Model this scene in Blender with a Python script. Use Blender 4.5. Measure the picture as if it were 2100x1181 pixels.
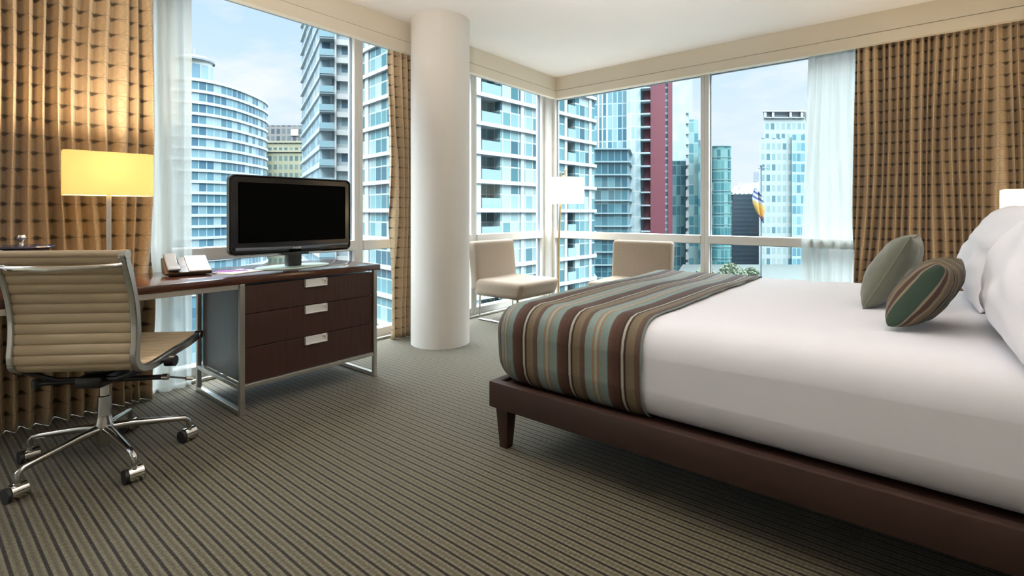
import bpy, bmesh, math, random
from mathutils import Vector, Matrix, noise
random.seed(7)
PI = math.pi
sc = bpy.context.scene
for o in list(bpy.data.objects): bpy.data.objects.remove(o)
COL = sc.collection

# ------------------------------------------------------------------ camera
F = 1036.0                      # focal length in pixels of a 2100 wide frame
YAW = math.radians(39.2)
EYE = 1.10
cam_d = bpy.data.cameras.new('camera'); cam = bpy.data.objects.new('camera', cam_d); COL.objects.link(cam)
cam.location = (0, 0, EYE); cam.rotation_euler = (PI/2, 0, YAW)
cam_d.sensor_width = 36; cam_d.lens = 36*F/2100; cam_d.shift_y = -154.5/2100
cam_d.clip_start = .02; cam_d.clip_end = 3000
sc.camera = cam
sc.view_settings.view_transform = 'Standard'; sc.view_settings.look = 'None'
sc.view_settings.gamma = 1; sc.view_settings.use_curve_mapping = False
sc.view_settings.exposure = 0.0

# ------------------------------------------------------------------ sky
w = bpy.data.worlds.new('sky'); sc.world = w; w.use_nodes = True
nt = w.node_tree; nt.nodes.clear()
def N(nt, t, **k):
    n = nt.nodes.new(t)
    for a, b in k.items():
        if a.startswith('i_'): n.inputs[a[2:].replace('_', ' ')].default_value = b
        else: setattr(n, a, b)
    return n
out = N(nt, 'ShaderNodeOutputWorld'); bg = N(nt, 'ShaderNodeBackground')
SKY = 1.12
bg.inputs['Strength'].default_value = SKY
tc = N(nt, 'ShaderNodeTexCoord'); sep = N(nt, 'ShaderNodeSeparateXYZ')
nt.links.new(tc.outputs['Generated'], sep.inputs[0])
rp = N(nt, 'ShaderNodeValToRGB'); nt.links.new(sep.outputs['Z'], rp.inputs[0])
e = rp.color_ramp.elements
e[0].position = 0.0; e[0].color = (.84, .88, .96, 1); e[1].position = .55; e[1].color = (.44, .68, .98, 1)
k = e.new(.12); k.color = (.76, .86, .98, 1); k = e.new(.28); k.color = (.62, .80, .98, 1)
mp = N(nt, 'ShaderNodeMapping'); mp.inputs['Scale'].default_value = (2.2, 2.2, 6.0)
nt.links.new(tc.outputs['Generated'], mp.inputs[0])
nz = N(nt, 'ShaderNodeTexNoise'); nz.inputs['Scale'].default_value = 1.9; nz.inputs['Detail'].default_value = 6; nz.inputs['Roughness'].default_value = .55
nt.links.new(mp.outputs[0], nz.inputs['Vector'])
cr = N(nt, 'ShaderNodeValToRGB'); cr.color_ramp.elements[0].position = .47; cr.color_ramp.elements[1].position = .68
nt.links.new(nz.outputs['Fac'], cr.inputs[0])
mx = N(nt, 'ShaderNodeMixRGB'); nt.links.new(cr.outputs[0], mx.inputs[0]); nt.links.new(rp.outputs[0], mx.inputs[1])
mx.inputs[2].default_value = (.93, .93, .96, 1)
# sky made far brighter overhead, out of view, to light the room
zr = N(nt, 'ShaderNodeMapRange'); zr.interpolation_type = 'SMOOTHSTEP'; nt.links.new(sep.outputs['Z'], zr.inputs['Value'])
zr.inputs['From Min'].default_value = .36; zr.inputs['From Max'].default_value = .75; zr.inputs['To Min'].default_value = 1; zr.inputs['To Max'].default_value = 21
zf = N(nt, 'ShaderNodeMapRange'); nt.links.new(sep.outputs['Z'], zf.inputs['Value']); zf.inputs['From Min'].default_value = .36; zf.inputs['From Max'].default_value = .6
mw = N(nt, 'ShaderNodeMixRGB'); nt.links.new(zf.outputs[0], mw.inputs[0]); nt.links.new(mx.outputs[0], mw.inputs[1]); mw.inputs[2].default_value = (.83, .88, .92, 1)
zm = N(nt, 'ShaderNodeVectorMath', operation='SCALE'); nt.links.new(mw.outputs[0], zm.inputs[0]); nt.links.new(zr.outputs[0], zm.inputs['Scale'])
nt.links.new(zm.outputs[0], bg.inputs[0]); nt.links.new(bg.outputs[0], out.inputs[0])

# ------------------------------------------------------------------ lights (hazy sun from behind the hotel, window portals, unseen fill lights)
def light(name, typ, loc, energy, col=(1, 1, 1), rot=(0, 0, 0), **k):
    d = bpy.data.lights.new(name, typ); d.energy = energy; d.color = col
    for a, b in k.items(): setattr(d, a, b)
    o = bpy.data.objects.new(name, d); o.location = loc; o.rotation_euler = rot; COL.objects.link(o)
    return o
sun = light('sun', 'SUN', (0, 0, 60), .8, (1, .97, .92), angle=math.radians(6))
sun.rotation_euler = Vector((-.55, .62, -.62)).to_track_quat('-Z', 'Y').to_euler()
WARM = (1, .80, .56)
pl = light('window_portal', 'AREA', (-3.84, 1.6, 1.3), 1, shape='RECTANGLE', size=7.4, size_y=2.5); pl.rotation_euler = (0, -PI/2, 0); pl.data.size = 2.5; pl.data.size_y = 7.4
pl.data.cycles.is_portal = True
pr = light('window_portal', 'AREA', (-1.5, 5.42, 1.3), 1, shape='RECTANGLE', size=4.4, size_y=2.5); pr.rotation_euler = (-PI/2, 0, 0)
pr.data.cycles.is_portal = True
# fill lights added unseen behind and beside the camera to brighten ceiling and room
up = light('fill_uplight', 'SPOT', (-.05, -.6, 1.2), 1400, (1, .95, .925), shadow_soft_size=.12, spot_size=math.radians(56), spot_blend=.75)
up.rotation_euler = Vector((-.26, .92, .80)).to_track_quat('-Z', 'Y').to_euler()
up2 = light('fill_uplight', 'SPOT', (.1, -.5, 1.0), 420, (1, .91, .83), shadow_soft_size=.12, spot_size=math.radians(66), spot_blend=1)
up2.rotation_euler = Vector((-.72, .68, .80)).to_track_quat('-Z', 'Y').to_euler()
nb = light('bedside_fill_spot', 'SPOT', (.46, 1.25, 1.25), 60, WARM, shadow_soft_size=.06, spot_size=math.radians(110), spot_blend=.7)  # added glow for the right ceiling and bulkhead; no lamp stands here
nb.rotation_euler = Vector((-.15, .35, 1)).to_track_quat('-Z', 'Y').to_euler()
light('rear_fill_light', 'POINT', (-.9, -1.25, 2.25), 2, (1, .90, .78), shadow_soft_size=.35)  # added weak fill; no fitting is built here

# ------------------------------------------------------------------ helpers
def px(x, d, z=0.0):
    """world point seen in pixel column x at depth d along the view axis"""
    r = (x-1050)/F*d; s, c = math.sin(YAW), math.cos(YAW)
    return Vector((-s*d + c*r, c*d + s*r, z))
def zat(y, d): return EYE + (436-y)*d/F

class MB:
    def __init__(s): s.bm = bmesh.new(); s.uv = None
    def box(s, x0, x1, y0, y1, z0, z1, bev=0, seg=2, mat=None):
        v = [s.bm.verts.new((x, y, z)) for x in (x0, x1) for y in (y0, y1) for z in (z0, z1)]
        fs = [s.bm.faces.new([v[i] for i in q]) for q in ((0,1,3,2),(4,6,7,5),(0,4,5,1),(2,3,7,6),(0,2,6,4),(1,5,7,3))]
        if bev:
            es = list({e for f in fs for e in f.edges})
            r = bmesh.ops.bevel(s.bm, geom=es, offset=bev, segments=seg, affect='EDGES', profile=.5)
            v = list({q for q in v if q.is_valid} | {q for f in r['faces'] for q in f.verts})
        if mat is not None: bmesh.ops.transform(s.bm, matrix=mat, verts=v)
        return v
    def rbox(s, x0, x1, y0, y1, z0, z1, r, n=10, fn=None, rz=None):
        """soft rounded box: grid cube pulled onto a rounded box"""
        c = Vector(((x0+x1)/2, (y0+y1)/2, (z0+z1)/2)); h = Vector(((x1-x0)/2, (y1-y0)/2, (z1-z0)/2))
        rr = Vector((r, r, rz or r))
        def axis(hh, q):
            a = [-hh + q*(1-math.cos(PI/2*i/4)) for i in range(5)]
            m = [(-hh+q) + (2*hh-2*q)*i/n for i in range(1, n)]
            return a + m + [-t for t in reversed(a)]
        A = [axis(h[i], rr[i]) for i in range(3)]
        vs = {}
        def V(i, j, k):
            key = (i, j, k)
            if key not in vs:
                p = Vector((A[0][i], A[1][j], A[2][k]))
                q = Vector([max(-(h[t]-rr[t]), min(h[t]-rr[t], p[t])) for t in range(3)])
                d = Vector([(p[t]-q[t])/rr[t] for t in range(3)])
                if d.length > 1e-6:
                    m = max(abs(t) for t in d); d = d.normalized()*m
                    p = q + Vector([d[t]*rr[t] for t in range(3)])
                p = p + c
                if fn: p = fn(p)
                vs[key] = s.bm.verts.new(p)
            return vs[key]
        nx, ny, nz = [len(a)-1 for a in A]
        for k in (0, nz):
            for i in range(nx):
                for j in range(ny):
                    q = [V(i,j,k), V(i+1,j,k), V(i+1,j+1,k), V(i,j+1,k)]
                    s.bm.faces.new(q if k else q[::-1])
        for j in (0, ny):
            for i in range(nx):
                for k in range(nz):
                    q = [V(i,j,k), V(i+1,j,k), V(i+1,j,k+1), V(i,j,k+1)]
                    s.bm.faces.new(q[::-1] if j else q)
        for i in (0, nx):
            for j in range(ny):
                for k in range(nz):
                    q = [V(i,j,k), V(i,j+1,k), V(i,j+1,k+1), V(i,j,k+1)]
                    s.bm.faces.new(q if i else q[::-1])
    def ring(s, p, u, v, r, n, r2=None):
        return [s.bm.verts.new(p + u*math.cos(2*PI*i/n)*r + v*math.sin(2*PI*i/n)*(r2 or r)) for i in range(n)]
    def tube(s, pts, r, n=12, cap=True):
        pts = [Vector(p) for p in pts]; rs = r if isinstance(r, (list, tuple)) else [r]*len(pts)
        prev = None; up = None
        for i, p in enumerate(pts):
            t = (pts[min(i+1, len(pts)-1)] - pts[max(i-1, 0)]).normalized()
            if up is None:
                up = Vector((0,0,1)) if abs(t.z) < .9 else Vector((1,0,0))
            u = t.cross(up).normalized(); v = u.cross(t).normalized(); up = v
            ring = s.ring(p, u, v, rs[i], n)
            if prev:
                for k in range(n): s.bm.faces.new((prev[k], prev[(k+1)%n], ring[(k+1)%n], ring[k]))
            elif cap: s.bm.faces.new(ring[::-1])
            prev = ring
        if cap: s.bm.faces.new(prev)
    def lathe(s, prof, n=40, c=(0,0,0), sx=1, sy=1):
        c = Vector(c); prev = None
        for (r, z) in prof:
            if r < 1e-5: ring = [s.bm.verts.new(c + Vector((0, 0, z)))]
            else: ring = [s.bm.verts.new(c + Vector((r*sx*math.cos(2*PI*i/n), r*sy*math.sin(2*PI*i/n), z))) for i in range(n)]
            if prev:
                for k in range(n):
                    a, b = prev[k % len(prev)], prev[(k+1) % len(prev)]; d, e = ring[(k+1) % len(ring)], ring[k % len(ring)]
                    q = []
                    for vv in (a, b, d, e):
                        if vv not in q: q.append(vv)
                    if len(q) > 2: s.bm.faces.new(q)
            prev = ring
    def prism(s, pts, z0, z1, uvscale=1, top=True, ztops=None):
        uv = s.bm.loops.layers.uv.verify()
        n = len(pts); lo = [s.bm.verts.new((p[0], p[1], z0)) for p in pts]
        hi = [s.bm.verts.new((p[0], p[1], ztops[i] if ztops else z1)) for i, p in enumerate(pts)]
        u = 0
        for i in range(n):
            j = (i+1) % n; L = math.hypot(pts[j][0]-pts[i][0], pts[j][1]-pts[i][1])
            f = s.bm.faces.new((lo[i], lo[j], hi[j], hi[i]))
            for l, c in zip(f.loops, ((u, z0), (u+L, z0), (u+L, z1), (u, z1))): l[uv].uv = c
            u += L
        if top: s.bm.faces.new(hi); s.bm.faces.new(lo[::-1])
    def build(s, name, mat, parent=None, smooth=True, loc=None, solid=0, angle=35, normals=True):
        if normals: bmesh.ops.recalc_face_normals(s.bm, faces=s.bm.faces)
        me = bpy.data.meshes.new(name); s.bm.to_mesh(me); s.bm.free()
        me.materials.append(mat)
        if smooth:
            for p in me.polygons: p.use_smooth = True
            me.set_sharp_from_angle(angle=math.radians(angle))
        o = bpy.data.objects.new(name, me); COL.objects.link(o)
        if parent: o.parent = parent
        if loc: o.location = loc
        if solid:
            m = o.modifiers.new('thickness', 'SOLIDIFY'); m.thickness = solid; m.offset = 0
        return o

def thing(name, label, cat, loc=(0,0,0), rz=0, group=None):
    o = bpy.data.objects.new(name, None); COL.objects.link(o); o.empty_display_size = .1
    o.location = loc; o.rotation_euler = (0, 0, rz)
    return tag(o, label, cat, group)
def tag(o, label, cat, group=None):
    o['label'] = label; o['category'] = cat
    if group: o['group'] = group
    return o
def struct(o, label=None, cat=None):
    o['kind'] = 'structure'
    if label: o['label'] = label
    if cat: o['category'] = cat
    return o
def copy_tree(o, parent=None):
    c = o.copy(); COL.objects.link(c)
    if parent: c.parent = parent
    for ch in [q for q in bpy.data.objects if q.parent == o]: copy_tree(ch, c)
    return c

# ------------------------------------------------------------------ materials
def mat(name, col, rough=.6, metal=0, spec=.5, var=0, vscale=8, bump=0, bscale=40, sheen=0, coat=0, emit=None):
    m = bpy.data.materials.new(name); m.use_nodes = True; t = m.node_tree
    b = t.nodes['Principled BSDF']
    b.inputs['Base Color'].default_value = (*col, 1); b.inputs['Roughness'].default_value = rough
    b.inputs['Metallic'].default_value = metal; b.inputs['Specular IOR Level'].default_value = spec
    if sheen: b.inputs['Sheen Weight'].default_value = sheen
    if coat: b.inputs['Coat Weight'].default_value = coat
    if emit: b.inputs['Emission Color'].default_value = (*emit[:3], 1); b.inputs['Emission Strength'].default_value = emit[3]
    tcn = N(t, 'ShaderNodeTexCoord')
    if var:
        n = N(t, 'ShaderNodeTexNoise'); n.inputs['Scale'].default_value = vscale; n.inputs['Detail'].default_value = 4
        t.links.new(tcn.outputs['Object'], n.inputs['Vector'])
        r = N(t, 'ShaderNodeMapRange'); r.inputs['To Min'].default_value = 1-var; r.inputs['To Max'].default_value = 1+var
        t.links.new(n.outputs['Fac'], r.inputs['Value'])
        x = N(t, 'ShaderNodeVectorMath', operation='SCALE'); x.inputs[0].default_value = col
        t.links.new(r.outputs[0], x.inputs['Scale']); t.links.new(x.outputs[0], b.inputs['Base Color'])
    if bump:
        n = N(t, 'ShaderNodeTexNoise'); n.inputs['Scale'].default_value = bscale; n.inputs['Detail'].default_value = 5
        t.links.new(tcn.outputs['Object'], n.inputs['Vector'])
        bn = N(t, 'ShaderNodeBump'); bn.inputs['Strength'].default_value = bump; bn.inputs['Distance'].default_value = .01
        t.links.new(n.outputs['Fac'], bn.inputs['Height']); t.links.new(bn.outputs[0], b.inputs['Normal'])
    return m
def math_node(t, op, a, b=None, c=None):
    n = N(t, 'ShaderNodeMath', operation=op)
    for i, v in enumerate((a, b, c)):
        if v is None: continue
        if isinstance(v, (int, float)): n.inputs[i].default_value = v
        else: t.links.new(v, n.inputs[i])
    return n.outputs[0]
def mixc(t, fac, a, b):
    n = N(t, 'ShaderNodeMixRGB')
    for i, v in enumerate((fac, a, b)):
        if isinstance(v, tuple): n.inputs[i].default_value = (*v, 1) if len(v) == 3 else v
        elif isinstance(v, (int, float)): n.inputs[i].default_value = v
        else: t.links.new(v, n.inputs[i])
    return n.outputs[0]

M = {}
EXT = .34      # dims all city colours to balance the brightened overhead sky
def ext(c): return tuple(v*EXT for v in c)
M['ceiling'] = mat('ceiling_paint', (.82, .80, .785), .9, var=.01)
M['fascia'] = mat('fascia_paint', (.66, .60, .49), .75)
M['wall'] = mat('wall_paint', (.62, .56, .47), .85, var=.02)
M['column'] = mat('column_paint', (.66, .635, .59), .6)
M['frame'] = mat('window_frame_white', (.66, .66, .64), .45)
M['gasket'] = mat('window_gasket', (.20, .26, .30), .5)
M['steel'] = mat('brushed_steel', (.62, .60, .56), .32, 1, bump=.02, bscale=200)
M['chrome'] = mat('chrome', (.80, .79, .76), .10, 1)
M['alu'] = mat('polished_aluminium', (.55, .55, .54), .16, 1)
M['blackp'] = mat('black_plastic', (.012, .012, .014), .35)
M['rubber'] = mat('black_rubber', (.015, .014, .014), .55)
M['gloss'] = mat('gloss_black', (.006, .006, .007), .12)
M['screen'] = mat('dark_screen', (.001, .001, .001), .5, spec=.03)
M['cream'] = mat('cream_leather', (.46, .37, .245), .48, var=.04, vscale=14, bump=.04, bscale=120)
M['bedleather'] = mat('brown_bed_leather', (.040, .018, .0125), .5, bump=.05, bscale=150)
M['bedwood'] = mat('dark_leg_wood', (.04, .016, .010), .35)
M['linen'] = mat('white_linen', (.76, .775, .83), .85, bump=.08, bscale=9, sheen=.1)
M['pillow'] = mat('white_pillowcase', (.83, .84, .90), .85, bump=.15, bscale=7, sheen=.1)
M['chairfab'] = mat('beige_chenille', (.275, .215, .16), .92, var=.16, vscale=90, bump=.35, bscale=260, sheen=.2)
M['brass'] = mat('pale_brass', (.75, .55, .30), .28, 1)
M['phone'] = mat('phone_silver', (.50, .50, .51), .35)
M['handle'] = mat('satin_silver', (.72, .71, .69), .5, .35)
M['phoneb'] = mat('phone_bronze', (.05, .032, .018), .3)
M['paper'] = mat('white_paper', (.75, .75, .75), .9, spec=.1)
M['purple'] = mat('purple_card', (.24, .10, .30), .95, spec=.05)
M['bucket'] = mat('dark_leather_bucket', (.03, .022, .02), .4)
M['navy'] = mat('glossy_navy_lid', (.016, .018, .04), .15)
M['piping'] = mat('green_piping', (.19, .20, .15), .8)
M['night'] = mat('nightstand_wood', (.06, .025, .018), .3)
M['red'] = mat('red_cladding', ext((.22, .028, .062)), .6, var=.05, vscale=.2)
M['concrete'] = mat('pale_concrete', ext((.80, .84, .84)), .8, var=.04, vscale=.4)
M['beigecon'] = mat('beige_concrete', ext((.50, .50, .36)), .8, var=.05, vscale=.3)
M['greymetal'] = mat('roof_metal', ext((.24, .32, .38)), .4)
M['darkroof'] = mat('dark_roof', ext((.16, .24, .32)), .5)
M['asphalt'] = mat('asphalt', ext((.20, .23, .23)), .9, var=.2, vscale=.05)
M['leaf'] = mat('pale_leaves', ext((.22, .30, .20)), .8, var=.3, vscale=1.5)
M['bark'] = mat('bark', ext((.2, .16, .12)), .9)

# carpet: brown lines along X every 38 mm, grey-green pile between, fine cross ribs
m = bpy.data.materials.new('striped_carpet'); m.use_nodes = True; t = m.node_tree; b = t.nodes['Principled BSDF']
b.inputs['Roughness'].default_value = .75; b.inputs['Specular IOR Level'].default_value = .25; b.inputs['Sheen Weight'].default_value = .45; b.inputs['Sheen Roughness'].default_value = .35
tcn = N(t, 'ShaderNodeTexCoord'); sp = N(t, 'ShaderNodeSeparateXYZ'); t.links.new(tcn.outputs['Object'], sp.inputs[0])
nz = N(t, 'ShaderNodeTexNoise'); nz.inputs['Scale'].default_value = 2.3; nz.inputs['Detail'].default_value = 2; t.links.new(tcn.outputs['Object'], nz.inputs['Vector'])
wob = math_node(t, 'MULTIPLY', nz.outputs['Fac'], .006)
yy = math_node(t, 'ADD', sp.outputs['Y'], wob)
fy = math_node(t, 'FRACT', math_node(t, 'DIVIDE', yy, .0380))
rp = N(t, 'ShaderNodeValToRGB'); t.links.new(fy, rp.inputs[0]); cr = rp.color_ramp
P = [(0, (.016, .007, .004)), (.19, (.018, .008, .004)), (.25, (.19, .185, .145)), (.40, (.165, .17, .13)), (.52, (.115, .098, .072)), (.66, (.12, .105, .078)), (.80, (.17, .175, .135)), (.93, (.20, .195, .15)), (.99, (.018, .008, .004))]
cr.elements[0].position = P[0][0]; cr.elements[0].color = (*P[0][1], 1); cr.elements[1].position = P[-1][0]; cr.elements[1].color = (*P[-1][1], 1)
for p, c in P[1:-1]: q = cr.elements.new(p); q.color = (*c, 1)
mp = N(t, 'ShaderNodeMapping'); mp.inputs['Scale'].default_value = (80, 120, 1); t.links.new(tcn.outputs['Object'], mp.inputs[0])
n2 = N(t, 'ShaderNodeTexNoise'); n2.inputs['Scale'].default_value = 1; n2.inputs['Detail'].default_value = 3; t.links.new(mp.outputs[0], n2.inputs['Vector'])
rib = math_node(t, 'SINE', math_node(t, 'MULTIPLY', sp.outputs['X'], 2*PI/.016))
v = math_node(t, 'ADD', math_node(t, 'MULTIPLY_ADD', n2.outputs['Fac'], 1.3, .42), math_node(t, 'MULTIPLY', rib, .10))
sv = N(t, 'ShaderNodeVectorMath', operation='SCALE'); t.links.new(rp.outputs[0], sv.inputs[0]); t.links.new(v, sv.inputs['Scale'])
tv_ = N(t, 'ShaderNodeVectorMath', operation='MULTIPLY'); t.links.new(sv.outputs[0], tv_.inputs[0]); tv_.inputs[1].default_value = (.68, .62, .50)
t.links.new(tv_.outputs[0], b.inputs['Base Color'])
bn = N(t, 'ShaderNodeBump'); bn.inputs['Strength'].default_value = .5; bn.inputs['Distance'].default_value = .004
t.links.new(n2.outputs['Fac'], bn.inputs['Height']); t.links.new(bn.outputs[0], b.inputs['Normal'])
M['carpet'] = m

# dark wenge wood with vertical grain
def wood(name, c1, c2, rough, scale, axis='Z', coat=0):
    m = bpy.data.materials.new(name); m.use_nodes = True; t = m.node_tree; b = t.nodes['Principled BSDF']
    tcn = N(t, 'ShaderNodeTexCoord'); mp = N(t, 'ShaderNodeMapping')
    s = [scale*8]*3; s['XYZ'.index(axis)] = scale*.5; mp.inputs['Scale'].default_value = s
    t.links.new(tcn.outputs['Object'], mp.inputs[0])
    n = N(t, 'ShaderNodeTexNoise'); n.inputs['Scale'].default_value = 1.5; n.inputs['Detail'].default_value = 5; t.links.new(mp.outputs[0], n.inputs['Vector'])
    r = N(t, 'ShaderNodeValToRGB'); t.links.new(n.outputs['Fac'], r.inputs[0])
    r.color_ramp.elements[0].color = (*c1, 1); r.color_ramp.elements[0].position = .3; r.color_ramp.elements[1].color = (*c2, 1); r.color_ramp.elements[1].position = .7
    t.links.new(r.outputs[0], b.inputs['Base Color']); b.inputs['Roughness'].default_value = rough; b.inputs['Coat Weight'].default_value = coat
    return m
M['wenge'] = wood('wenge_drawer_wood', (.030, .011, .008), (.052, .020, .014), .42, 6)
M['wtop'] = wood('wenge_top_wood', (.040, .012, .006), (.075, .024, .013), .16, 5, 'Y', .4)
M['wside'] = wood('wenge_side_wood', (.020, .014, .013), (.034, .024, .022), .28, 6)

# jacquard drape: tan with rows of dark touching rings and fine horizontal lines, shade painted along the folds
def drape_mat(name, base, line, p=.088, trans=.05):
    m = bpy.data.materials.new(name); m.use_nodes = True; t = m.node_tree; b = t.nodes['Principled BSDF']
    uv = N(t, 'ShaderNodeUVMap'); sp = N(t, 'ShaderNodeSeparateXYZ'); t.links.new(uv.outputs[0], sp.inputs[0])
    u = math_node(t, 'SUBTRACT', math_node(t, 'FRACT', math_node(t, 'DIVIDE', sp.outputs['X'], p*.8)), .5)
    v = math_node(t, 'SUBTRACT', math_node(t, 'FRACT', math_node(t, 'DIVIDE', sp.outputs['Y'], p)), .5)
    rr = math_node(t, 'SQRT', math_node(t, 'ADD', math_node(t, 'MULTIPLY', u, u), math_node(t, 'MULTIPLY', v, v)))
    ring = math_node(t, 'SUBTRACT', 1, math_node(t, 'SMOOTH_MIN', 1, math_node(t, 'DIVIDE', math_node(t, 'ABSOLUTE', math_node(t, 'SUBTRACT', rr, .50)), .055), .1))
    ring = math_node(t, 'MAXIMUM', ring, 0)
    ln = math_node(t, 'MAXIMUM', math_node(t, 'SUBTRACT', 1, math_node(t, 'DIVIDE', math_node(t, 'SUBTRACT', .5, math_node(t, 'ABSOLUTE', v)), .045)), 0)
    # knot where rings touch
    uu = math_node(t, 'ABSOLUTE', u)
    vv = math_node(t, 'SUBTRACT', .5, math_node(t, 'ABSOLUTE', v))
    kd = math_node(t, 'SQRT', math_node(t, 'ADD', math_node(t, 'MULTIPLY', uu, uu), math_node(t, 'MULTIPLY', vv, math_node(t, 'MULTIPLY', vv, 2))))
    knot_shade = math_node(t, 'MULTIPLY', math_node(t, 'MAXIMUM', math_node(t, 'SUBTRACT', 1, math_node(t, 'DIVIDE', kd, .215)), 0), 1.5)
    band = math_node(t, 'MULTIPLY', math_node(t, 'MAXIMUM', math_node(t, 'SUBTRACT', 1, math_node(t, 'DIVIDE', uu, .20)), 0), .55)  # dark column painted into the fold valleys as their shade
    knot_shade = math_node(t, 'ADD', knot_shade, band)
    d = math_node(t, 'MINIMUM', math_node(t, 'ADD', math_node(t, 'ADD', math_node(t, 'MULTIPLY', ring, .22), math_node(t, 'MULTIPLY', ln, .55)), math_node(t, 'MULTIPLY', knot_shade, 1.0)), 1)
    tcn = N(t, 'ShaderNodeTexCoord'); n = N(t, 'ShaderNodeTexNoise'); n.inputs['Scale'].default_value = 60; t.links.new(tcn.outputs['Object'], n.inputs['Vector'])
    bc = mixc(t, n.outputs['Fac'], tuple(c*.85 for c in base), tuple(c*1.15 for c in base))
    colr = mixc(t, math_node(t, 'MULTIPLY', d, .93), bc, line)
    t.links.new(colr, b.inputs['Base Color']); b.inputs['Roughness'].default_value = .55; b.inputs['Sheen Weight'].default_value = .2
    tr = N(t, 'ShaderNodeBsdfTranslucent'); t.links.new(colr, tr.inputs[0])
    ms = N(t, 'ShaderNodeMixShader'); ms.inputs[0].default_value = trans
    o = t.nodes['Material Output']; t.links.new(b.outputs[0], ms.inputs[1]); t.links.new(tr.outputs[0], ms.inputs[2]); t.links.new(ms.outputs[0], o.inputs[0])
    return m
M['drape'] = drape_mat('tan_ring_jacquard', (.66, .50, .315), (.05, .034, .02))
m = bpy.data.materials.new('sheer_voile'); m.use_nodes = True; t = m.node_tree; t.nodes.clear()
o = N(t, 'ShaderNodeOutputMaterial'); a = N(t, 'ShaderNodeBsdfDiffuse'); a.inputs[0].default_value = (.66, .69, .66, 1)
tr = N(t, 'ShaderNodeBsdfTranslucent'); tr.inputs[0].default_value = (.42, .46, .45, 1); tp = N(t, 'ShaderNodeBsdfTransparent')
m1 = N(t, 'ShaderNodeMixShader'); m1.inputs[0].default_value = .55; t.links.new(a.outputs[0], m1.inputs[1]); t.links.new(tr.outputs[0], m1.inputs[2])
m2 = N(t, 'ShaderNodeMixShader'); m2.inputs[0].default_value = .15; t.links.new(m1.outputs[0], m2.inputs[1]); t.links.new(tp.outputs[0], m2.inputs[2])
t.links.new(m2.outputs[0], o.inputs[0]); M['sheer'] = m
def glass_mat(name, tint, refl=.05):
    m = bpy.data.materials.new(name); m.use_nodes = True; t = m.node_tree; t.nodes.clear()
    o = N(t, 'ShaderNodeOutputMaterial'); tp = N(t, 'ShaderNodeBsdfTransparent'); tp.inputs[0].default_value = (*tint, 1)
    g = N(t, 'ShaderNodeBsdfGlossy'); g.inputs['Roughness'].default_value = .02
    fr = N(t, 'ShaderNodeLayerWeight'); fr.inputs['Blend'].default_value = .5
    fac = math_node(t, 'MULTIPLY_ADD', math_node(t, 'POWER', fr.outputs['Facing'], 5), .30, .012)
    ms = N(t, 'ShaderNodeMixShader'); t.links.new(fac, ms.inputs[0])
    t.links.new(tp.outputs[0], ms.inputs[1]); t.links.new(g.outputs[0], ms.inputs[2]); t.links.new(ms.outputs[0], o.inputs[0])
    return m
M['glass'] = glass_mat('window_glass', (.965, .985, .98))
M['standglass'] = mat('green_edge_glass', (.55, .72, .66), .05)
def shade_mat(name, col, strength, cloth=(.8, .76, .66)):
    m = bpy.data.materials.new(name); m.use_nodes = True; t = m.node_tree; t.nodes.clear()
    o = N(t, 'ShaderNodeOutputMaterial'); a = N(t, 'ShaderNodeBsdfDiffuse'); a.inputs[0].default_value = (*cloth, 1)
    tr = N(t, 'ShaderNodeBsdfTranslucent'); tr.inputs[0].default_value = (*cloth, 1)
    ms = N(t, 'ShaderNodeMixShader'); ms.inputs[0].default_value = .4; t.links.new(a.outputs[0], ms.inputs[1]); t.links.new(tr.outputs[0], ms.inputs[2])
    e = N(t, 'ShaderNodeEmission'); e.inputs[0].default_value = (*col, 1); e.inputs[1].default_value = strength
    ad = N(t, 'ShaderNodeAddShader'); t.links.new(ms.outputs[0], ad.inputs[0]); t.links.new(e.outputs[0], ad.inputs[1]); t.links.new(ad.outputs[0], o.inputs[0])
    return m
M['shade_y'] = shade_mat('desk_lamp_shade', (1, .70, .20), .16, (.72, .62, .38))
M['shade_w'] = shade_mat('floor_lamp_shade', (1, .93, .78), .75)
M['shade_n'] = shade_mat('night_lamp_shade', (1, .86, .60), .85)

# striped textiles: stripes by local X
STR = [(.0, (.50, .47, .39)), (.025, (.48, .45, .37)), (.035, (.04, .024, .017)), (.06, (.045, .026, .018)), (.075, (.20, .155, .095)), (.20, (.235, .18, .115)),
       (.225, (.15, .10, .075)), (.30, (.13, .085, .065)), (.32, (.25, .33, .31)), (.44, (.27, .35, .33)), (.455, (.42, .20, .06)), (.475, (.24, .27, .24)), (.50, (.36, .36, .30)), (.53, (.45, .42, .34)), (.55, (.22, .27, .24)), (.575, (.42, .20, .06)), (.595, (.23, .31, .29)),
       (.73, (.25, .33, .31)), (.75, (.13, .075, .055)), (.86, (.10, .05, .035)), (.94, (.085, .045, .03)), (.955, (.04, .024, .017)), (.98, (.05, .03, .02)), (.99, (.48, .45, .37))]
CSTR = [(0, (.26, .20, .12)), (.10, (.28, .22, .14)), (.14, (.08, .045, .03)), (.26, (.09, .05, .035)), (.30, (.40, .32, .22)), (.33, (.05, .085, .06)), (.52, (.055, .095, .065)), (.55, (.42, .34, .23)), (.585, (.035, .02, .015)), (.72, (.05, .03, .02)), (.76, (.24, .18, .10)), (.86, (.16, .11, .07)), (.99, (.20, .15, .09))]
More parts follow.
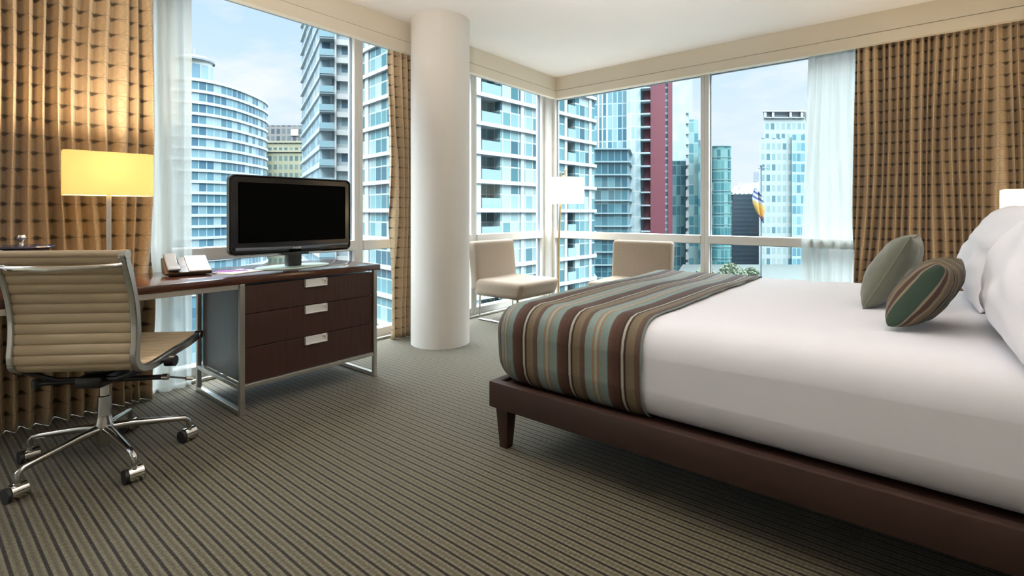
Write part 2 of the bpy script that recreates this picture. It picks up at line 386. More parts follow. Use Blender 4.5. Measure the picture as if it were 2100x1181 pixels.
def stripe_mat(name, period, phase=0, axis='X', STR=STR):
    m = bpy.data.materials.new(name); m.use_nodes = True; t = m.node_tree; b = t.nodes['Principled BSDF']
    uv = N(t, 'ShaderNodeUVMap'); sp = N(t, 'ShaderNodeSeparateXYZ'); t.links.new(uv.outputs[0], sp.inputs[0])
    f = math_node(t, 'FRACT', math_node(t, 'ADD', math_node(t, 'DIVIDE', sp.outputs[axis], period), phase))
    ramps = []
    for part in (STR,):
        r = N(t, 'ShaderNodeValToRGB'); r.color_ramp.interpolation = 'LINEAR'; t.links.new(f, r.inputs[0])
        el = r.color_ramp.elements; el[0].position = part[0][0]; el[0].color = (*part[0][1], 1); el[1].position = part[-1][0]; el[1].color = (*part[-1][1], 1)
        for p, c in part[1:-1]: q = el.new(p); q.color = (*c, 1)
    tcn = N(t, 'ShaderNodeTexCoord'); n = N(t, 'ShaderNodeTexNoise'); n.inputs['Scale'].default_value = 180; t.links.new(tcn.outputs['Object'], n.inputs['Vector'])
    sv = N(t, 'ShaderNodeVectorMath', operation='SCALE'); t.links.new(r.outputs[0], sv.inputs[0]); t.links.new(math_node(t, 'MULTIPLY_ADD', n.outputs['Fac'], .3, .62), sv.inputs['Scale'])
    t.links.new(sv.outputs[0], b.inputs['Base Color']); b.inputs['Roughness'].default_value = .65; b.inputs['Specular IOR Level'].default_value = .25
    return m
M['stripe'] = stripe_mat('striped_runner_fabric', .24, .905/.24)
M['stripe_c'] = stripe_mat('striped_cushion_fabric', .10, .58, STR=CSTR)
M['sage'] = mat('sage_green_velvet', (.135, .145, .105), .8, var=.12, vscale=60, bump=.2, bscale=200, sheen=.3)
M['forest'] = mat('forest_green_panel', (.05, .085, .06), .7, var=.1, vscale=60)

# facade: window cells by UV (metres), random glass tones, frame lines
def facade_mat(name, cw, fh, tones, frame, fw=.08, bh=.12, rough=.18, du=0, dv=0):
    tones = [tuple(c*EXT for c in q) for q in tones]; frame = tuple(c*EXT for c in frame)
    m = bpy.data.materials.new(name); m.use_nodes = True; t = m.node_tree; b = t.nodes['Principled BSDF']
    uv = N(t, 'ShaderNodeUVMap'); sp = N(t, 'ShaderNodeSeparateXYZ'); t.links.new(uv.outputs[0], sp.inputs[0])
    U = math_node(t, 'ADD', math_node(t, 'DIVIDE', sp.outputs['X'], cw), du); V = math_node(t, 'ADD', math_node(t, 'DIVIDE', sp.outputs['Y'], fh), 50+dv)
    cb = N(t, 'ShaderNodeCombineXYZ'); t.links.new(math_node(t, 'FLOOR', U), cb.inputs[0]); t.links.new(math_node(t, 'FLOOR', V), cb.inputs[1])
    wn = N(t, 'ShaderNodeTexWhiteNoise', noise_dimensions='3D'); t.links.new(cb.outputs[0], wn.inputs['Vector'])
    r = N(t, 'ShaderNodeValToRGB'); r.color_ramp.interpolation = 'CONSTANT'; t.links.new(wn.outputs['Value'], r.inputs[0])
    el = r.color_ramp.elements; n = len(tones)
    el[0].position = 0; el[0].color = (*tones[0], 1); el[1].position = (n-1)/n; el[1].color = (*tones[-1], 1)
    for i in range(1, n-1): q = el.new(i/n); q.color = (*tones[i], 1)
    fu = math_node(t, 'FRACT', U); fv = math_node(t, 'FRACT', V)
    mk = math_node(t, 'MAXIMUM', math_node(t, 'LESS_THAN', fu, fw), math_node(t, 'LESS_THAN', fv, bh))
    t.links.new(mixc(t, mk, r.outputs[0], frame), b.inputs['Base Color'])
    t.links.new(math_node(t, 'MULTIPLY_ADD', mk, .6-rough, rough), b.inputs['Roughness'])
    b.inputs['Specular IOR Level'].default_value = .5
    return m

# ------------------------------------------------------------------ room shell
XL, YR = -3.70, 5.25         # inner faces of the window planes
XS, YS = -3.44, 5.06         # soffit faces
CZ, SZ = 2.73, 2.474
XR, YB = .62, -2.3
def sbox(name, x0, x1, y0, y1, z0, z1, m, bev=0, label=None, parent=None):
    b = MB(); b.box(x0, x1, y0, y1, z0, z1, bev); o = b.build(name, m, parent, smooth=bool(bev))
    if not parent: struct(o, label)
    return o
fl = MB(); fl.box(XL-.1, XR+.1, YB-.1, YR+.1, -.12, 0); o = struct(fl.build('floor', M['carpet'], smooth=False), 'olive carpet with fine dark brown stripes')
sbox('ceiling', XL-.1, XR+.1, YB-.1, YR+.1, CZ, CZ+.12, M['ceiling'], label='smooth off-white ceiling')
sbox('wall_right', XR, XR+.12, YB-.1, YR+.1, 0, CZ, M['wall'], label='beige wall behind the bed head')
sbox('wall_back', XL-.1, XR, YB-.12, YB, 0, CZ, M['wall'], label='beige wall behind the viewer')
# bulkheads in front of the curtain pockets
def fascia(name, along, label):
    b = MB()
    if along == 'Y':
        b.box(XS-.045, XS, YB, YS+.045, SZ+.093, CZ, .002, 1); b.box(XS-.040, XS-.008, YB, YS+.01, SZ+.08, SZ+.10); b.box(XS-.05, XS+.006, YB, YS+.0, SZ, SZ+.0885, .002, 1)
    else:
        b.box(XS, XR, YS, YS+.045, SZ+.093, CZ, .002, 1); b.box(XS, XR, YS+.008, YS+.040, SZ+.08, SZ+.10); b.box(XS+.006, XR, YS-.006, YS+.05, SZ, SZ+.0885, .002, 1)
    return struct(b.build(name, M['fascia'], smooth=False), label)
fascia('trim_1', 'Y', 'cream ceiling bulkhead above the windows beside the desk')
fascia('trim_2', 'X', 'cream ceiling bulkhead above the windows behind the bed')

# windows: bays between mullions, each with frame, transom and two panes
def window(n, axis, a0, a1, label):
    root = bpy.data.objects.new('window_%d' % n, None); COL.objects.link(root); struct(root, label)
    fz = 2.585 if axis == 'Y' else 2.515
    def bx(b, u0, u1, z0, z1, d0, d1, bev=.004):
        if axis == 'Y': b.box(XL-d1, XL-d0, u0, u1, z0, z1, bev, 1)
        else: b.box(u0, u1, YR+d0, YR+d1, z0, z1, bev, 1)
    b = MB()
    bx(b, a0, a0+.042, 0, CZ-.001, 0, .10); bx(b, a1-.042, a1, 0, CZ-.001, 0, .10)
    bx(b, a0+.04, a1-.04, 0, .09, .002, .098); bx(b, a0+.04, a1-.04, fz, CZ-.002, .002, .098)
    bx(b, a0+.04, a1-.04, .785, .868, -.012, .098)
    b.build('window_frame', M['frame'], root, smooth=False)
    g = MB()
    for z0, z1 in ((.868, fz), (.09, .785)):
        for u in ((a0+.042, a0+.050), (a1-.050, a1-.042)): bx(g, u[0], u[1], z0, z1, .045, .07, 0)
        bx(g, a0+.05, a1-.05, z1-.008, z1, .045, .07, 0)
    g.build('gasket', M['gasket'], root, smooth=False)
    for z0, z1 in ((.868, fz), (.09, .785)):
        p = MB(); bx(p, a0+.042, a1-.042, z0, z1, .055, .061, 0); p.build('pane', M['glass'], root, smooth=False)
ys = [YB, -.33, 1.08, 2.49, 3.90, 5.18]
labs = ['floor to ceiling window behind the viewer on the left', 'window bay hidden by the tan drapes on the left', 'tall window bay behind the television', 'window bay behind the round column', 'narrow window bay left of the room corner']
for i in range(5): window(i+1, 'Y', ys[i], ys[i+1], labs[i])
xs = [-3.63, -1.74, .22, XR]
labs = ['wide window bay behind the floor lamp and right lounge chair', 'wide window bay behind the far side of the bed', 'window bay hidden by the tan drapes behind the bed']
for i in range(3): window(i+6, 'X', xs[i], xs[i+1], labs[i])
sbox('trim_3', XL-.10, XL+.075, YR-.075, YR+.10, 0, CZ-.001, M['frame'], .004, 'white corner post between the two window walls')
# low grey grille strips at the foot of the glass
sbox('trim_4', XL+.005, XL+.06, 1.0, 5.17, .0, .022, M['steel'], .003, 'low grey heating strip along the left windows')
# round column
b = MB(); b.lathe([(0, 0), (.247, 0), (.247, CZ), (0, CZ)], 96, (-3.19, 2.946, 0))
struct(b.build('column', M['column']), 'round off-white structural column beside the dresser')

# ------------------------------------------------------------------ curtains
def cloth(name, axis, a0, a1, c, z0, z1, folds, amp, seed, m, full=1.9, flare0=0, flare1=0, pinch=.8, nz=46, drift=.9, thick=.002, solid=True):
    bm = bmesh.new(); uv = bm.loops.layers.uv.verify()
    nu = int(folds*14); rows = []
    for j in range(nz+1):
        v = j/nz; z = z0 + (z1-z0)*v; row = []
        k = pinch + (1-pinch)*min(1, (1-v)*2.2)
        for i in range(nu+1):
            s = i/nu
            ph = folds*s + drift*noise.noise(Vector((s*folds*.33+seed, seed*1.7, (1-v)*1.6)))*(.35+1.3*(1-v)) + .45*noise.noise(Vector((s*folds*.8, seed*3.1, 0)))
            am = amp*k*(.65+.7*abs(noise.noise(Vector((s*folds*.5, seed*5.3, (1-v)*.7)))) )
            n = am*(2.2*math.sqrt(math.sin(PI*ph)**2+.006)-1.2) + am*.16*math.sin(2*PI*ph*.5+1.3) + .006*noise.noise(Vector((s*30, z*7, seed)))
            lat = am*.10*math.sin(2*PI*ph)
            a = a0+(a1-a0)*s + lat + (1-v)*((1-s)*flare0 + s*flare1)
            row.append((bm.verts.new((c+n, a, z) if axis == 'Y' else (a, c-n, z)), (ph+.5)*.0704, z))  # u follows the fold phase, so the drape's painted shade falls in the valleys
        rows.append(row)
    for j in range(nz):
        for i in range(nu):
            q = (rows[j][i], rows[j][i+1], rows[j+1][i+1], rows[j+1][i])
            f = bm.faces.new([p[0] for p in q]); f.smooth = True
            for l, p in zip(f.loops, q): l[uv].uv = (p[1], p[2])
    me = bpy.data.meshes.new(name); bm.to_mesh(me); bm.free(); me.materials.append(m)
    o = bpy.data.objects.new(name, me); COL.objects.link(o)
    if solid:
        md = o.modifiers.new('thickness', 'SOLIDIFY'); md.thickness = thick
    return o
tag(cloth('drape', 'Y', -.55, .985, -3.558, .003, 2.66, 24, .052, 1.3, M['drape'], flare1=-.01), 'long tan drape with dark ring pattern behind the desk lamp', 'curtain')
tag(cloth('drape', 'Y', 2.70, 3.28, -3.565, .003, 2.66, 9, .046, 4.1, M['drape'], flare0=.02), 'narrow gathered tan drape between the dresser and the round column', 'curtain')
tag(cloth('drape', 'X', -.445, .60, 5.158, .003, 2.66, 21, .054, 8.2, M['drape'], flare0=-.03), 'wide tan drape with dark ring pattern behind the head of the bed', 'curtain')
tag(cloth('sheer_curtain', 'Y', .93, 1.20, -3.615, .003, 2.66, 3.5, .022, 2.2, M['sheer'], solid=False), 'narrow white sheer curtain beside the tan drape, behind the telephone', 'curtain')
tag(cloth('sheer_curtain', 'X', -.80, -.42, 5.218, .003, 2.66, 6, .016, 6.6, M['sheer'], flare0=-.09, flare1=-.01, solid=False), 'white sheer curtain gathered behind the bed between window and tan drape', 'curtain')

# ------------------------------------------------------------------ desk with three drawers
dk = thing('desk', 'long dark brown desk with steel legs and a three drawer chest at its right end', 'desk', (0, 0, 0))
b = MB(); b.box(-3.49, -2.862, -.30, 2.095, .712, .750, .003); b.build('desk_top', M['wtop'], dk)
b = MB(); b.box(-3.475, -2.895, 1.215, 2.035, .162, .700, .002); b.build('side_panel', M['wside'], dk, smooth=False)
for z0, z1 in ((.162, .355), (.359, .541), (.545, .700)):
    b = MB(); b.box(-2.894, -2.874, 1.212, 2.040, z0, z1, .0015, 1); dr = b.build('drawer', M['wenge'], dk, smooth=False)
    hz = z1-.022; y0, y1 = 1.558, 1.700
    b = MB(); b.box(-2.8745, -2.871, y0, y1, hz-.026, hz+.022, .001, 1); b.box(-2.872, -2.860, y0, y1, hz-.026, hz-.020, .001, 1)
    b.box(-2.872, -2.858, y0, y0+.005, hz-.026, hz+.022, .001, 1); b.box(-2.872, -2.858, y1-.005, y1, hz-.026, hz+.022, .001, 1)
    b.tube([(-2.866, y1-.028, hz+.012), (-2.866, y1-.012, hz+.012), (-2.866, y1-.006, hz+.004)], .004, 8)
    b.build('recessed_handle', M['handle'], dr)
def uframe(y):
    b = MB(); t = .013
    for x in (-2.872, -3.478): b.box(x-t, x+t, y-t, y+t, 0, .711, .002, 1)
    b.box(-3.478+t, -2.872-t, y-t, y+t, 0, .026, .002, 1); b.box(-3.478+t, -2.872-t, y-t, y+t, .137, .161, .002, 1)
    return b.build('leg_frame', M['steel'], dk)
uframe(1.198); uframe(2.053)
b = MB(); t = .013
for x in (-2.872, -3.478): b.box(x-t, x+t, -.26-t, -.26+t, 0, .711, .002, 1)
b.box(-3.478+t, -2.872-t, -.26-t, -.26+t, 0, .026, .002, 1); b.build('leg_frame', M['steel'], dk)
for x in (-2.872, -3.478):
    b = MB(); b.box(x-.008, x+.008, 1.212, 2.040, .140, .160, .001, 1); b.build('bottom_rail', M['steel'], dk)
for x in (-2.881, -3.478):
    b = MB(); b.box(x-.009, x+.009, -.24, 1.183, .684, .711, .001, 1); b.build('apron_rail', M['steel'], dk)

# ------------------------------------------------------------------ television
tv = thing('television', 'black flat screen television on an oval glass stand on the dresser', 'television', (-3.15, 1.635, .751), 0)
# local: screen faces +X, width along Y
W2, Z0, Z1 = .400, .092, .575
def rrect(y0, y1, z0, z1, r, n=8):
    pts = []
    for cy, cz, a in ((y1-r, z1-r, 0), (y0+r, z1-r, 90), (y0+r, z0+r, 180), (y1-r, z0+r, 270)):
        for i in range(n+1):
            t = math.radians(a+90*i/n); pts.append((cy+r*math.cos(t), cz+r*math.sin(t)))
    return pts
def slab_x(b, loops):
    """loops: list of (x, pts) joined front to back, capped"""
    prev = None
    for x, pts in loops:
        ring = [b.bm.verts.new((x, p[0], p[1])) for p in pts]
        if prev:
            for i in range(len(ring)): b.bm.faces.new((prev[i], prev[(i+1) % len(ring)], ring[(i+1) % len(ring)], ring[i]))
        else: b.bm.faces.new(ring)
        prev = ring
    b.bm.faces.new(prev[::-1])
b = MB(); slab_x(b, [(.020, rrect(-W2+.012, W2-.012, Z0+.012, Z1-.012, .03)), (.030, rrect(-W2+.006, W2-.006, Z0+.006, Z1-.006, .032)), (.024, rrect(-W2, W2, Z0, Z1, .035)), (-.012, rrect(-W2, W2, Z0, Z1, .035)), (-.05, rrect(-W2+.09, W2-.09, Z0+.06, Z1-.08, .03))])
b.build('bezel', M['gloss'], tv, angle=20)
b = MB(); slab_x(b, [(.031, rrect(-W2+.055, W2-.045, Z0+.075, Z1-.045, .004)), (.015, rrect(-W2+.055, W2-.045, Z0+.075, Z1-.045, .004))]); b.build('screen', M['screen'], tv, smooth=False)
b = MB(); b.tube([(.031, -W2+.03, Z0+.040), (.034, 0, Z0+.034), (.031, W2-.03, Z0+.040)], .010, 10); b.build('lower_trim', mat('tv_grey_trim', (.10, .11, .14), .2), tv)
b = MB(); b.lathe([(0, 0), (.235, 0), (.238, .004), (.235, .008), (0, .008)], 64, (0, 0, 0), .58, 1.0); b.build('stand_base', M['standglass'], tv)
b = MB(); b.box(-.035, .02, -.045, .045, .008, Z0+.03, .006); b.box(-.03, .028, -.09, .09, Z0-.012, Z0+.004, .005); b.build('stand_neck', M['blackp'], tv)
tx = bpy.data.curves.new('logo', 'FONT'); tx.body = 'PHILIPS'; tx.size = .016; tx.extrude = .0006; tx.align_x = 'CENTER'
lo = bpy.data.objects.new('logo', tx); COL.objects.link(lo); lo.parent = tv; lo.location = (.0455, 0, Z0+.029); lo.rotation_euler = (PI/2, 0, PI/2)
tx.materials.append(mat('logo_silver', (.7, .7, .72), .4))
dg = bpy.context.evaluated_depsgraph_get(); lme = bpy.data.meshes.new_from_object(lo.evaluated_get(dg)); lo2 = bpy.data.objects.new('lettering', lme)
COL.objects.link(lo2); lo2.parent = tv; lo2.location = lo.location; lo2.rotation_euler = lo.rotation_euler; bpy.data.objects.remove(lo)

# ------------------------------------------------------------------ telephone, notepad, pen
ph = thing('telephone', 'silver and bronze desk telephone on the desk in front of the sheer curtain', 'telephone', (-3.25, 1.06, .751), math.radians(80))
# local: user side -Y, wedge rising to +Y
def wedge(b, x0, x1, prof):
    n = len(prof); A = [b.bm.verts.new((x0, p[0], p[1])) for p in prof]; B_ = [b.bm.verts.new((x1, p[0], p[1])) for p in prof]
    for i in range(n): b.bm.faces.new((A[i], A[(i+1) % n], B_[(i+1) % n], B_[i]))
    b.bm.faces.new(A[::-1]); b.bm.faces.new(B_)
b = MB(); wedge(b, -.115, .105, [(-.105, .006), (-.115, .022), (-.02, .052), (.075, .092), (.10, .088), (.085, .05), (.04, .006)]); o = b.build('phone_base', M['phoneb'], ph, smooth=False)
md = o.modifiers.new('bevel', 'BEVEL'); md.width = .004; md.segments = 2
b = MB(); wedge(b, -.005, .100, [(-.112, .0235), (-.112, .029), (-.02, .058), (.072, .098), (.076, .094), (-.02, .053)]); o = b.build('keypad_panel', M['phone'], ph, smooth=False)
b = MB()
for i in range(3):
    for j in range(4):
        y = -.085+j*.022; z = .0335+(y+.085)*.315+.002; b.box(.012+i*.022, .028+i*.022, y, y+.012, z-.002, z+.004, .001, 1)
b.build('keys', M['paper'], ph)
b = MB(); wedge(b, -.105, -.045, [(-.110, .030), (-.118, .042), (-.085, .056), (-.01, .068), (.055, .106), (.09, .118), (.098, .106), (.08, .092), (-.02, .052)]); o = b.build('handset', mat('phone_grey', (.13, .13, .14), .4), ph, smooth=False)
md = o.modifiers.new('bevel', 'BEVEL'); md.width = .008; md.segments = 3
b = MB(); b.box(-.085, -.065, -.09, -.07, 0, .012, .002); b.box(.06, .08, -.09, -.07, 0, .022, .002); b.box(-.085, .08, .0, .03, 0, .012, .002); b.build('foot', M['rubber'], ph)
b = MB(); b.box(-.09, .09, -.10, .10, 0, .004, .0005, 1); o = b.build('notepad', M['paper'], None, smooth=False, loc=(-3.13, 1.285, .7508)); o.rotation_euler.z = .3; tag(o, 'white sheet of notepaper lying on the dresser near the telephone', 'paper')
b = MB(); b.box(-.03, .03, -.085, .085, 0, .003, .0005, 1); o = b.build('leaflet', M['purple'], None, smooth=False, loc=(-3.17, 1.265, .7552)); o.rotation_euler.z = -.15; tag(o, 'narrow purple leaflet lying on white notepaper on the dresser', 'leaflet')

# ------------------------------------------------------------------ desk lamp
def box_shade(b, wx, wy, z0, z1, r, th=.003, bow=0):
    def ring(sx, sy, z, rr):
        pts = rrect(-sy/2, sy/2, -sx/2, sx/2, rr, 6); return [b.bm.verts.new((p[1], p[0], z)) for p in pts]
    R = [ring(wx, wy, z0, r), ring(wx, wy, z1, r), ring(wx-2*th, wy-2*th, z1, r-th/2), ring(wx-2*th, wy-2*th, z0, r-th/2)]
    for k in range(4):
        a, c = R[k], R[(k+1) % 4]
        for i in range(len(a)): b.bm.faces.new((a[i], a[(i+1) % len(a)], c[(i+1) % len(a)], c[i]))
lp = thing('desk_lamp', 'lit table lamp with rectangular yellow glowing shade on the desk', 'lamp', (-3.19, .690, .751), math.radians(-7))
b = MB(); box_shade(b, .17, .355, .435, .648, .02); b.build('lamp_shade', M['shade_y'], lp)
b = MB(); b.box(-.06, .06, -.08, .08, 0, .018, .004); b.build('lamp_base', M['steel'], lp)
b = MB(); b.box(-.006, .006, -.010, .010, .018, .445, .002, 1); b.build('pole', M['steel'], lp)
b = MB(); b.lathe([(0, .445), (.012, .447), (.016, .47), (.010, .495), (0, .50)], 16); b.build('bulb', mat('bulb_glass', (.9, .85, .7), .4, emit=(1, .8, .5, 3)), lp)
light('desk_lamp_bulb', 'POINT', (-3.19, .69, 1.335), 34, WARM, shadow_soft_size=.03)

# ------------------------------------------------------------------ ice bucket
ib = thing('ice_bucket', 'dark round ice bucket with glossy lid and silver knob on the desk', 'ice bucket', (-3.30, .385, .751))
b = MB(); b.lathe([(0, 0), (.085, 0), (.092, .01), (.100, .176), (0, .176)], 40); b.build('bucket_body', M['bucket'], ib)
b = MB(); b.lathe([(0, .176), (.112, .178), (.122, .186), (.118, .192), (.06, .197), (0, .199)], 48); b.build('lid', M['navy'], ib)
b = MB(); b.lathe([(0, .198), (.010, .199), (.007, .210), (.008, .214), (.016, .222), (.018, .232), (.013, .243), (0, .248)], 24); b.build('knob', M['chrome'], ib)

# ------------------------------------------------------------------ desk chair (local: forward +Y, right +X)
ch = thing('office_chair', 'swivel office chair with ribbed cream leather back and chrome five star base', 'chair', (-2.812, .592, 0), math.radians(44.5))
PROF = [(-.238, .934), (-.226, .89), (-.200, .82), (-.178, .74), (-.166, .66), (-.166, .58), (-.172, .51), (-.160, .468), (-.122, .446), (-.06, .440), (.02, .446), (.12, .456), (.22, .463), (.295, .474), (.330, .478)]
def resample(P, n):
    # Catmull-Rom then even spacing
    Q = []
    for i in range(len(P)-1):
        p0, p1, p2, p3 = P[max(i-1, 0)], P[i], P[i+1], P[min(i+2, len(P)-1)]
        for k in range(10):
            t = k/10; Q.append(tuple(.5*((2*p1[c]) + (-p0[c]+p2[c])*t + (2*p0[c]-5*p1[c]+4*p2[c]-p3[c])*t*t + (-p0[c]+3*p1[c]-3*p2[c]+p3[c])*t**3) for c in (0, 1)))
    Q.append(P[-1]); D = [0]
    for i in range(1, len(Q)): D.append(D[-1]+math.dist(Q[i], Q[i-1]))
    out = []; j = 0
    for k in range(n+1):
        s = D[-1]*k/n
        while j < len(D)-2 and D[j+1] < s: j += 1
        t = (s-D[j])/max(1e-9, D[j+1]-D[j]); out.append((Q[j][0]+(Q[j+1][0]-Q[j][0])*t, Q[j][1]+(Q[j+1][1]-Q[j][1])*t))
    return out, D[-1]
def sweep(b, P, x0, x1, ta, tb, nx=1):
    """ribbon along profile P=(y,z) between x0 and x1, offsets ta/tb(k) to either side of the profile"""
    rings = []
    for k, p in enumerate(P):
        a, c = P[max(k-1, 0)], P[min(k+1, len(P)-1)]; tx_, ty_ = c[0]-a[0], c[1]-a[1]; L = math.hypot(tx_, ty_); n = (ty_/L, -tx_/L)
        oa, ob = ta(k), tb(k)
        rings.append([b.bm.verts.new((x, p[0]+n[0]*o_, p[1]+n[1]*o_)) for x, o_ in ((x0, oa), (x1, oa), (x1, ob), (x0, ob))])
    for k in range(len(rings)-1):
        A, B_ = rings[k], rings[k+1]
        for i in range(4): b.bm.faces.new((A[i], A[(i+1) % 4], B_[(i+1) % 4], B_[i]))
    b.bm.faces.new(rings[0][::-1]); b.bm.faces.new(rings[-1])
NS = 23*10
P, L = resample(PROF, NS)
rib = lambda k: .0025 + .0075*abs(math.sin(PI*k/10))**.5
b = MB(); sweep(b, P, -.222, .222, lambda k: rib(k), lambda k: -rib(k)); sl = b.build('seat_sling', M['cream'], ch, angle=50)
for (y, z) in ((P[0][0], P[0][1]+.002), (P[-1][0], P[-1][1])):
    b = MB(); b.tube([(-.224, y, z), (.224, y, z)], .015, 14); b.build('edge_roll', M['cream'], sl)
for s in (-1, 1):
    b = MB(); x = s*.234; sweep(b, P, x-.012, x+.012, lambda k: .018, lambda k: -.014)
    o = b.build('side_rail', M['alu'], ch, angle=40)
    for (y, z) in (P[0], P[-1]):
        b2 = MB(); b2.tube([(x-.014, y, z), (x+.014, y, z)], .019, 16); b2.build('rail_cap', M['chrome'], o)
    md = o.modifiers.new('bevel', 'BEVEL'); md.width = .005; md.segments = 2; md.limit_method = 'ANGLE'
b = MB(); b.tube([(-.226, -.235, .893), (-.21, -.262, .890), (-.15, -.285, .886), (0, -.296, .884), (.15, -.285, .886), (.21, -.262, .890), (.226, -.235, .893)], .0115, 12); b.build('back_handle', M['chrome'], ch)
b = MB()
b.box(-.055, .055, -.10, .09, .352, .402, .012); b.box(-.035, .035, -.05, .12, .395, .425, .008)
for s in (-1, 1):
    for y in (-.10, .14):
        b.tube([(s*.03, y*.6, .385), (s*.12, y, .395), (s*.205, y*1.1, .425), (s*.232, y*1.1, .437 if y < 0 else .452)], .011, 8)
b.build('tilt_mechanism', M['blackp'], ch)
b = MB(); b.tube([(-.27, .0, .352), (.245, .0, .366)], .0115, 12); b.lathe([(0, -.02), (.018, -.016), (.020, 0), (.018, .016), (0, .02)], 16, (-.275, 0, .352)); b.build('cross_bar', M['blackp'], ch)
b = MB(); b.tube([(.245, 0, .366), (.268, 0, .366)], .014, 14); b.build('cross_bar_cap', M['chrome'], ch)
b = MB(); b.tube([(.235, .045, .425), (.275, .045, .425)], .024, 18); b.build('tilt_knob', M['blackp'], ch)
lv = MB(); lv.tube([(.04, .03, .365), (.14, .12, .335), (.245, .20, .295)], .0045, 8); lvo = lv.build('height_lever', M['blackp'], ch)
b = MB(); b.tube([(.24, .196, .297), (.262, .214, .288)], .009, 10); b.build('lever_tip', M['chrome'], lvo)
b = MB(); b.lathe([(0, .29), (.0165, .29), (.0165, .36), (0, .36)], 24); b.build('gas_column', M['chrome'], ch)
b = MB(); b.lathe([(0, .070), (.020, .070), (.024, .075), (.026, .12), (.034, .135), (.036, .165), (.028, .185), (.025, .215), (.023, .290), (.018, .294), (0, .294)], 32); b.build('base_hub', M['alu'], ch)
cz0 = math.radians(5.5-44.5)
leg0 = None
for i in range(5):
    a = cz0 + i*2*PI/5; dx, dy = math.cos(a), math.sin(a)
    T = Matrix.Rotation(a, 4, 'Z')
    b = MB(); b.tube([(.02, 0, .150), (.10, 0, .146), (.262, 0, .122), (.299, 0, .116), (.315, 0, .102), (.318, 0, .075), (.318, 0, .058)], [.019, .017, .013, .0125, .012, .011, .009], 12)
    bmesh.ops.transform(b.bm, matrix=T, verts=b.bm.verts); lg = b.build('leg', M['alu'], ch)
    ca = math.radians([-8, 4, 10, -4, 6][i]+58)
    T2 = Matrix.Translation((.318*dx, .318*dy, 0)) @ Matrix.Rotation(ca, 4, 'Z')
    b = MB(); b.tube([(-.020, .012, .032), (.032, .012, .032)], .031, 24); b.tube([(0, 0, .05), (0, 0, .068)], .011, 10)
    bmesh.ops.transform(b.bm, matrix=T2, verts=b.bm.verts); cs = b.build('caster', M['chrome'], lg)
    for x in (-.0325, .0325):
        b = MB(); b.tube([(x, .012, .029), (x+(.0115 if x < 0 else .002), .012, .029)], .0285, 20)
        bmesh.ops.transform(b.bm, matrix=T2, verts=b.bm.verts); b.build('wheel', M['rubber'], cs)

# ------------------------------------------------------------------ bed
X0, X1, Y0, Y1 = -1.600, .44, 1.765, 3.70
bd = thing('bed', 'king size bed with brown leather frame on dark tapered legs', 'bed', (0, 0, 0))
b = MB(); b.box(X0+.02, X1, Y0, Y0+.045, .193, .314, .006); b.box(X0+.02, X1, Y1-.045, Y1, .193, .314, .006); b.box(X0-.012+.03, X0+.065, Y0+.03, Y1-.03, .193, .312, .005)
b.box(X0+.06, X1, Y0+.04, Y1-.04, .21, .30); b.build('bed_frame', M['bedleather'], bd)
def leg_at(x, y):
    b = MB(); vs = b.box(-.036, .036, -.036, .036, 0, .195, .004)
    for v in b.bm.verts:
        k = .62+.38*v.co.z/.195; v.co.x *= k; v.co.y *= k
    return b.build('leg', M['bedwood'], bd, loc=(x, y, 0))
for x in (X0+.075, .36):
    for y in (Y0+.062, Y1-.062): leg_at(x, y)
b = MB(); b.rbox(X1+.01, X1+.09, Y0-.02, Y1+.02, .20, 1.08, .03, 8); b.build('headboard', M['bedleather'], bd)
# bedding: one soft rounded cover over the mattress
def bedtop(p, off=0):
    n = noise.noise(Vector((p.x*1.7, p.y*1.7, p.z*1.5+3)))*.010 + noise.noise(Vector((p.x*6, p.y*6, p.z*4)))*.0025
    z = p.z
    if z > .5: z += .022*max(0, min(1, (p.x+1.4)/1.2)) + n
    y = p.y; k = max(0, 1-(p.z-.30)/.35)
    if p.y < 2.4: y = p.y + k*.006 + n*.6
    return Vector((p.x + (n*.5 if p.x < -1.4 else 0), y, z))
b = MB(); b.rbox(X0+.015, X1-.005, Y0+.028, Y1-.028, .300, .668, .125, 44, bedtop, rz=.125)
cv = b.build('bed_cover', M['linen'], None, angle=180); tag(cv, 'smooth white cover spread over the whole bed and tucked into its frame', 'bedding')
# runner: the same surface grown outwards, kept only over the foot
bm = bmesh.new(); bm.from_mesh(cv.data); uv = bm.loops.layers.uv.verify()
b = MB(); b.rbox(X0-.004, X1, Y0+.014, Y1-.014, .290, .678, .135, 80, bedtop)
bm.free(); bm = b.bm; uv = bm.loops.layers.uv.verify()
kill = []
for f in bm.faces:
    c = f.calc_center_median()
    if c.x > -.815 or c.z < .306+.02*0 or (f.normal.z < -.5 and c.z < .4): kill.append(f)
bmesh.ops.delete(bm, geom=kill, context='FACES')
for v in bm.verts:
    x = v.co.x
    w_ = max(0, (x+1.15)/.33)
    v.co.x += w_*(.012*noise.noise(Vector((0, v.co.y*5, v.co.z*6)))) 
    if v.co.x > -.87: v.co.z += .004*math.sin((v.co.x+.87)*60)
    v.co.y += .004*noise.noise(Vector((x*7, v.co.y*1.5, v.co.z*3)))*(1 if v.co.z < .6 else 0)
    v.co.z += .0035*noise.noise(Vector((x*22, v.co.y*2.2, 1)))*(1 if v.co.z > .6 else 0)
for f in bm.faces:
    for l in f.loops:
        c = l.vert.co; xx = c.x
        if c.x < -1.50: xx = c.x + (c.x+1.50)*1.0
        l[uv].uv = (xx, c.y)
rn = b.build('bed_runner', M['stripe'], None, angle=180); md = rn.modifiers.new('thickness', 'SOLIDIFY'); md.thickness = .006; md.offset = 0
tag(rn, 'brown, teal and tan striped runner laid across the foot of the bed', 'bed runner')

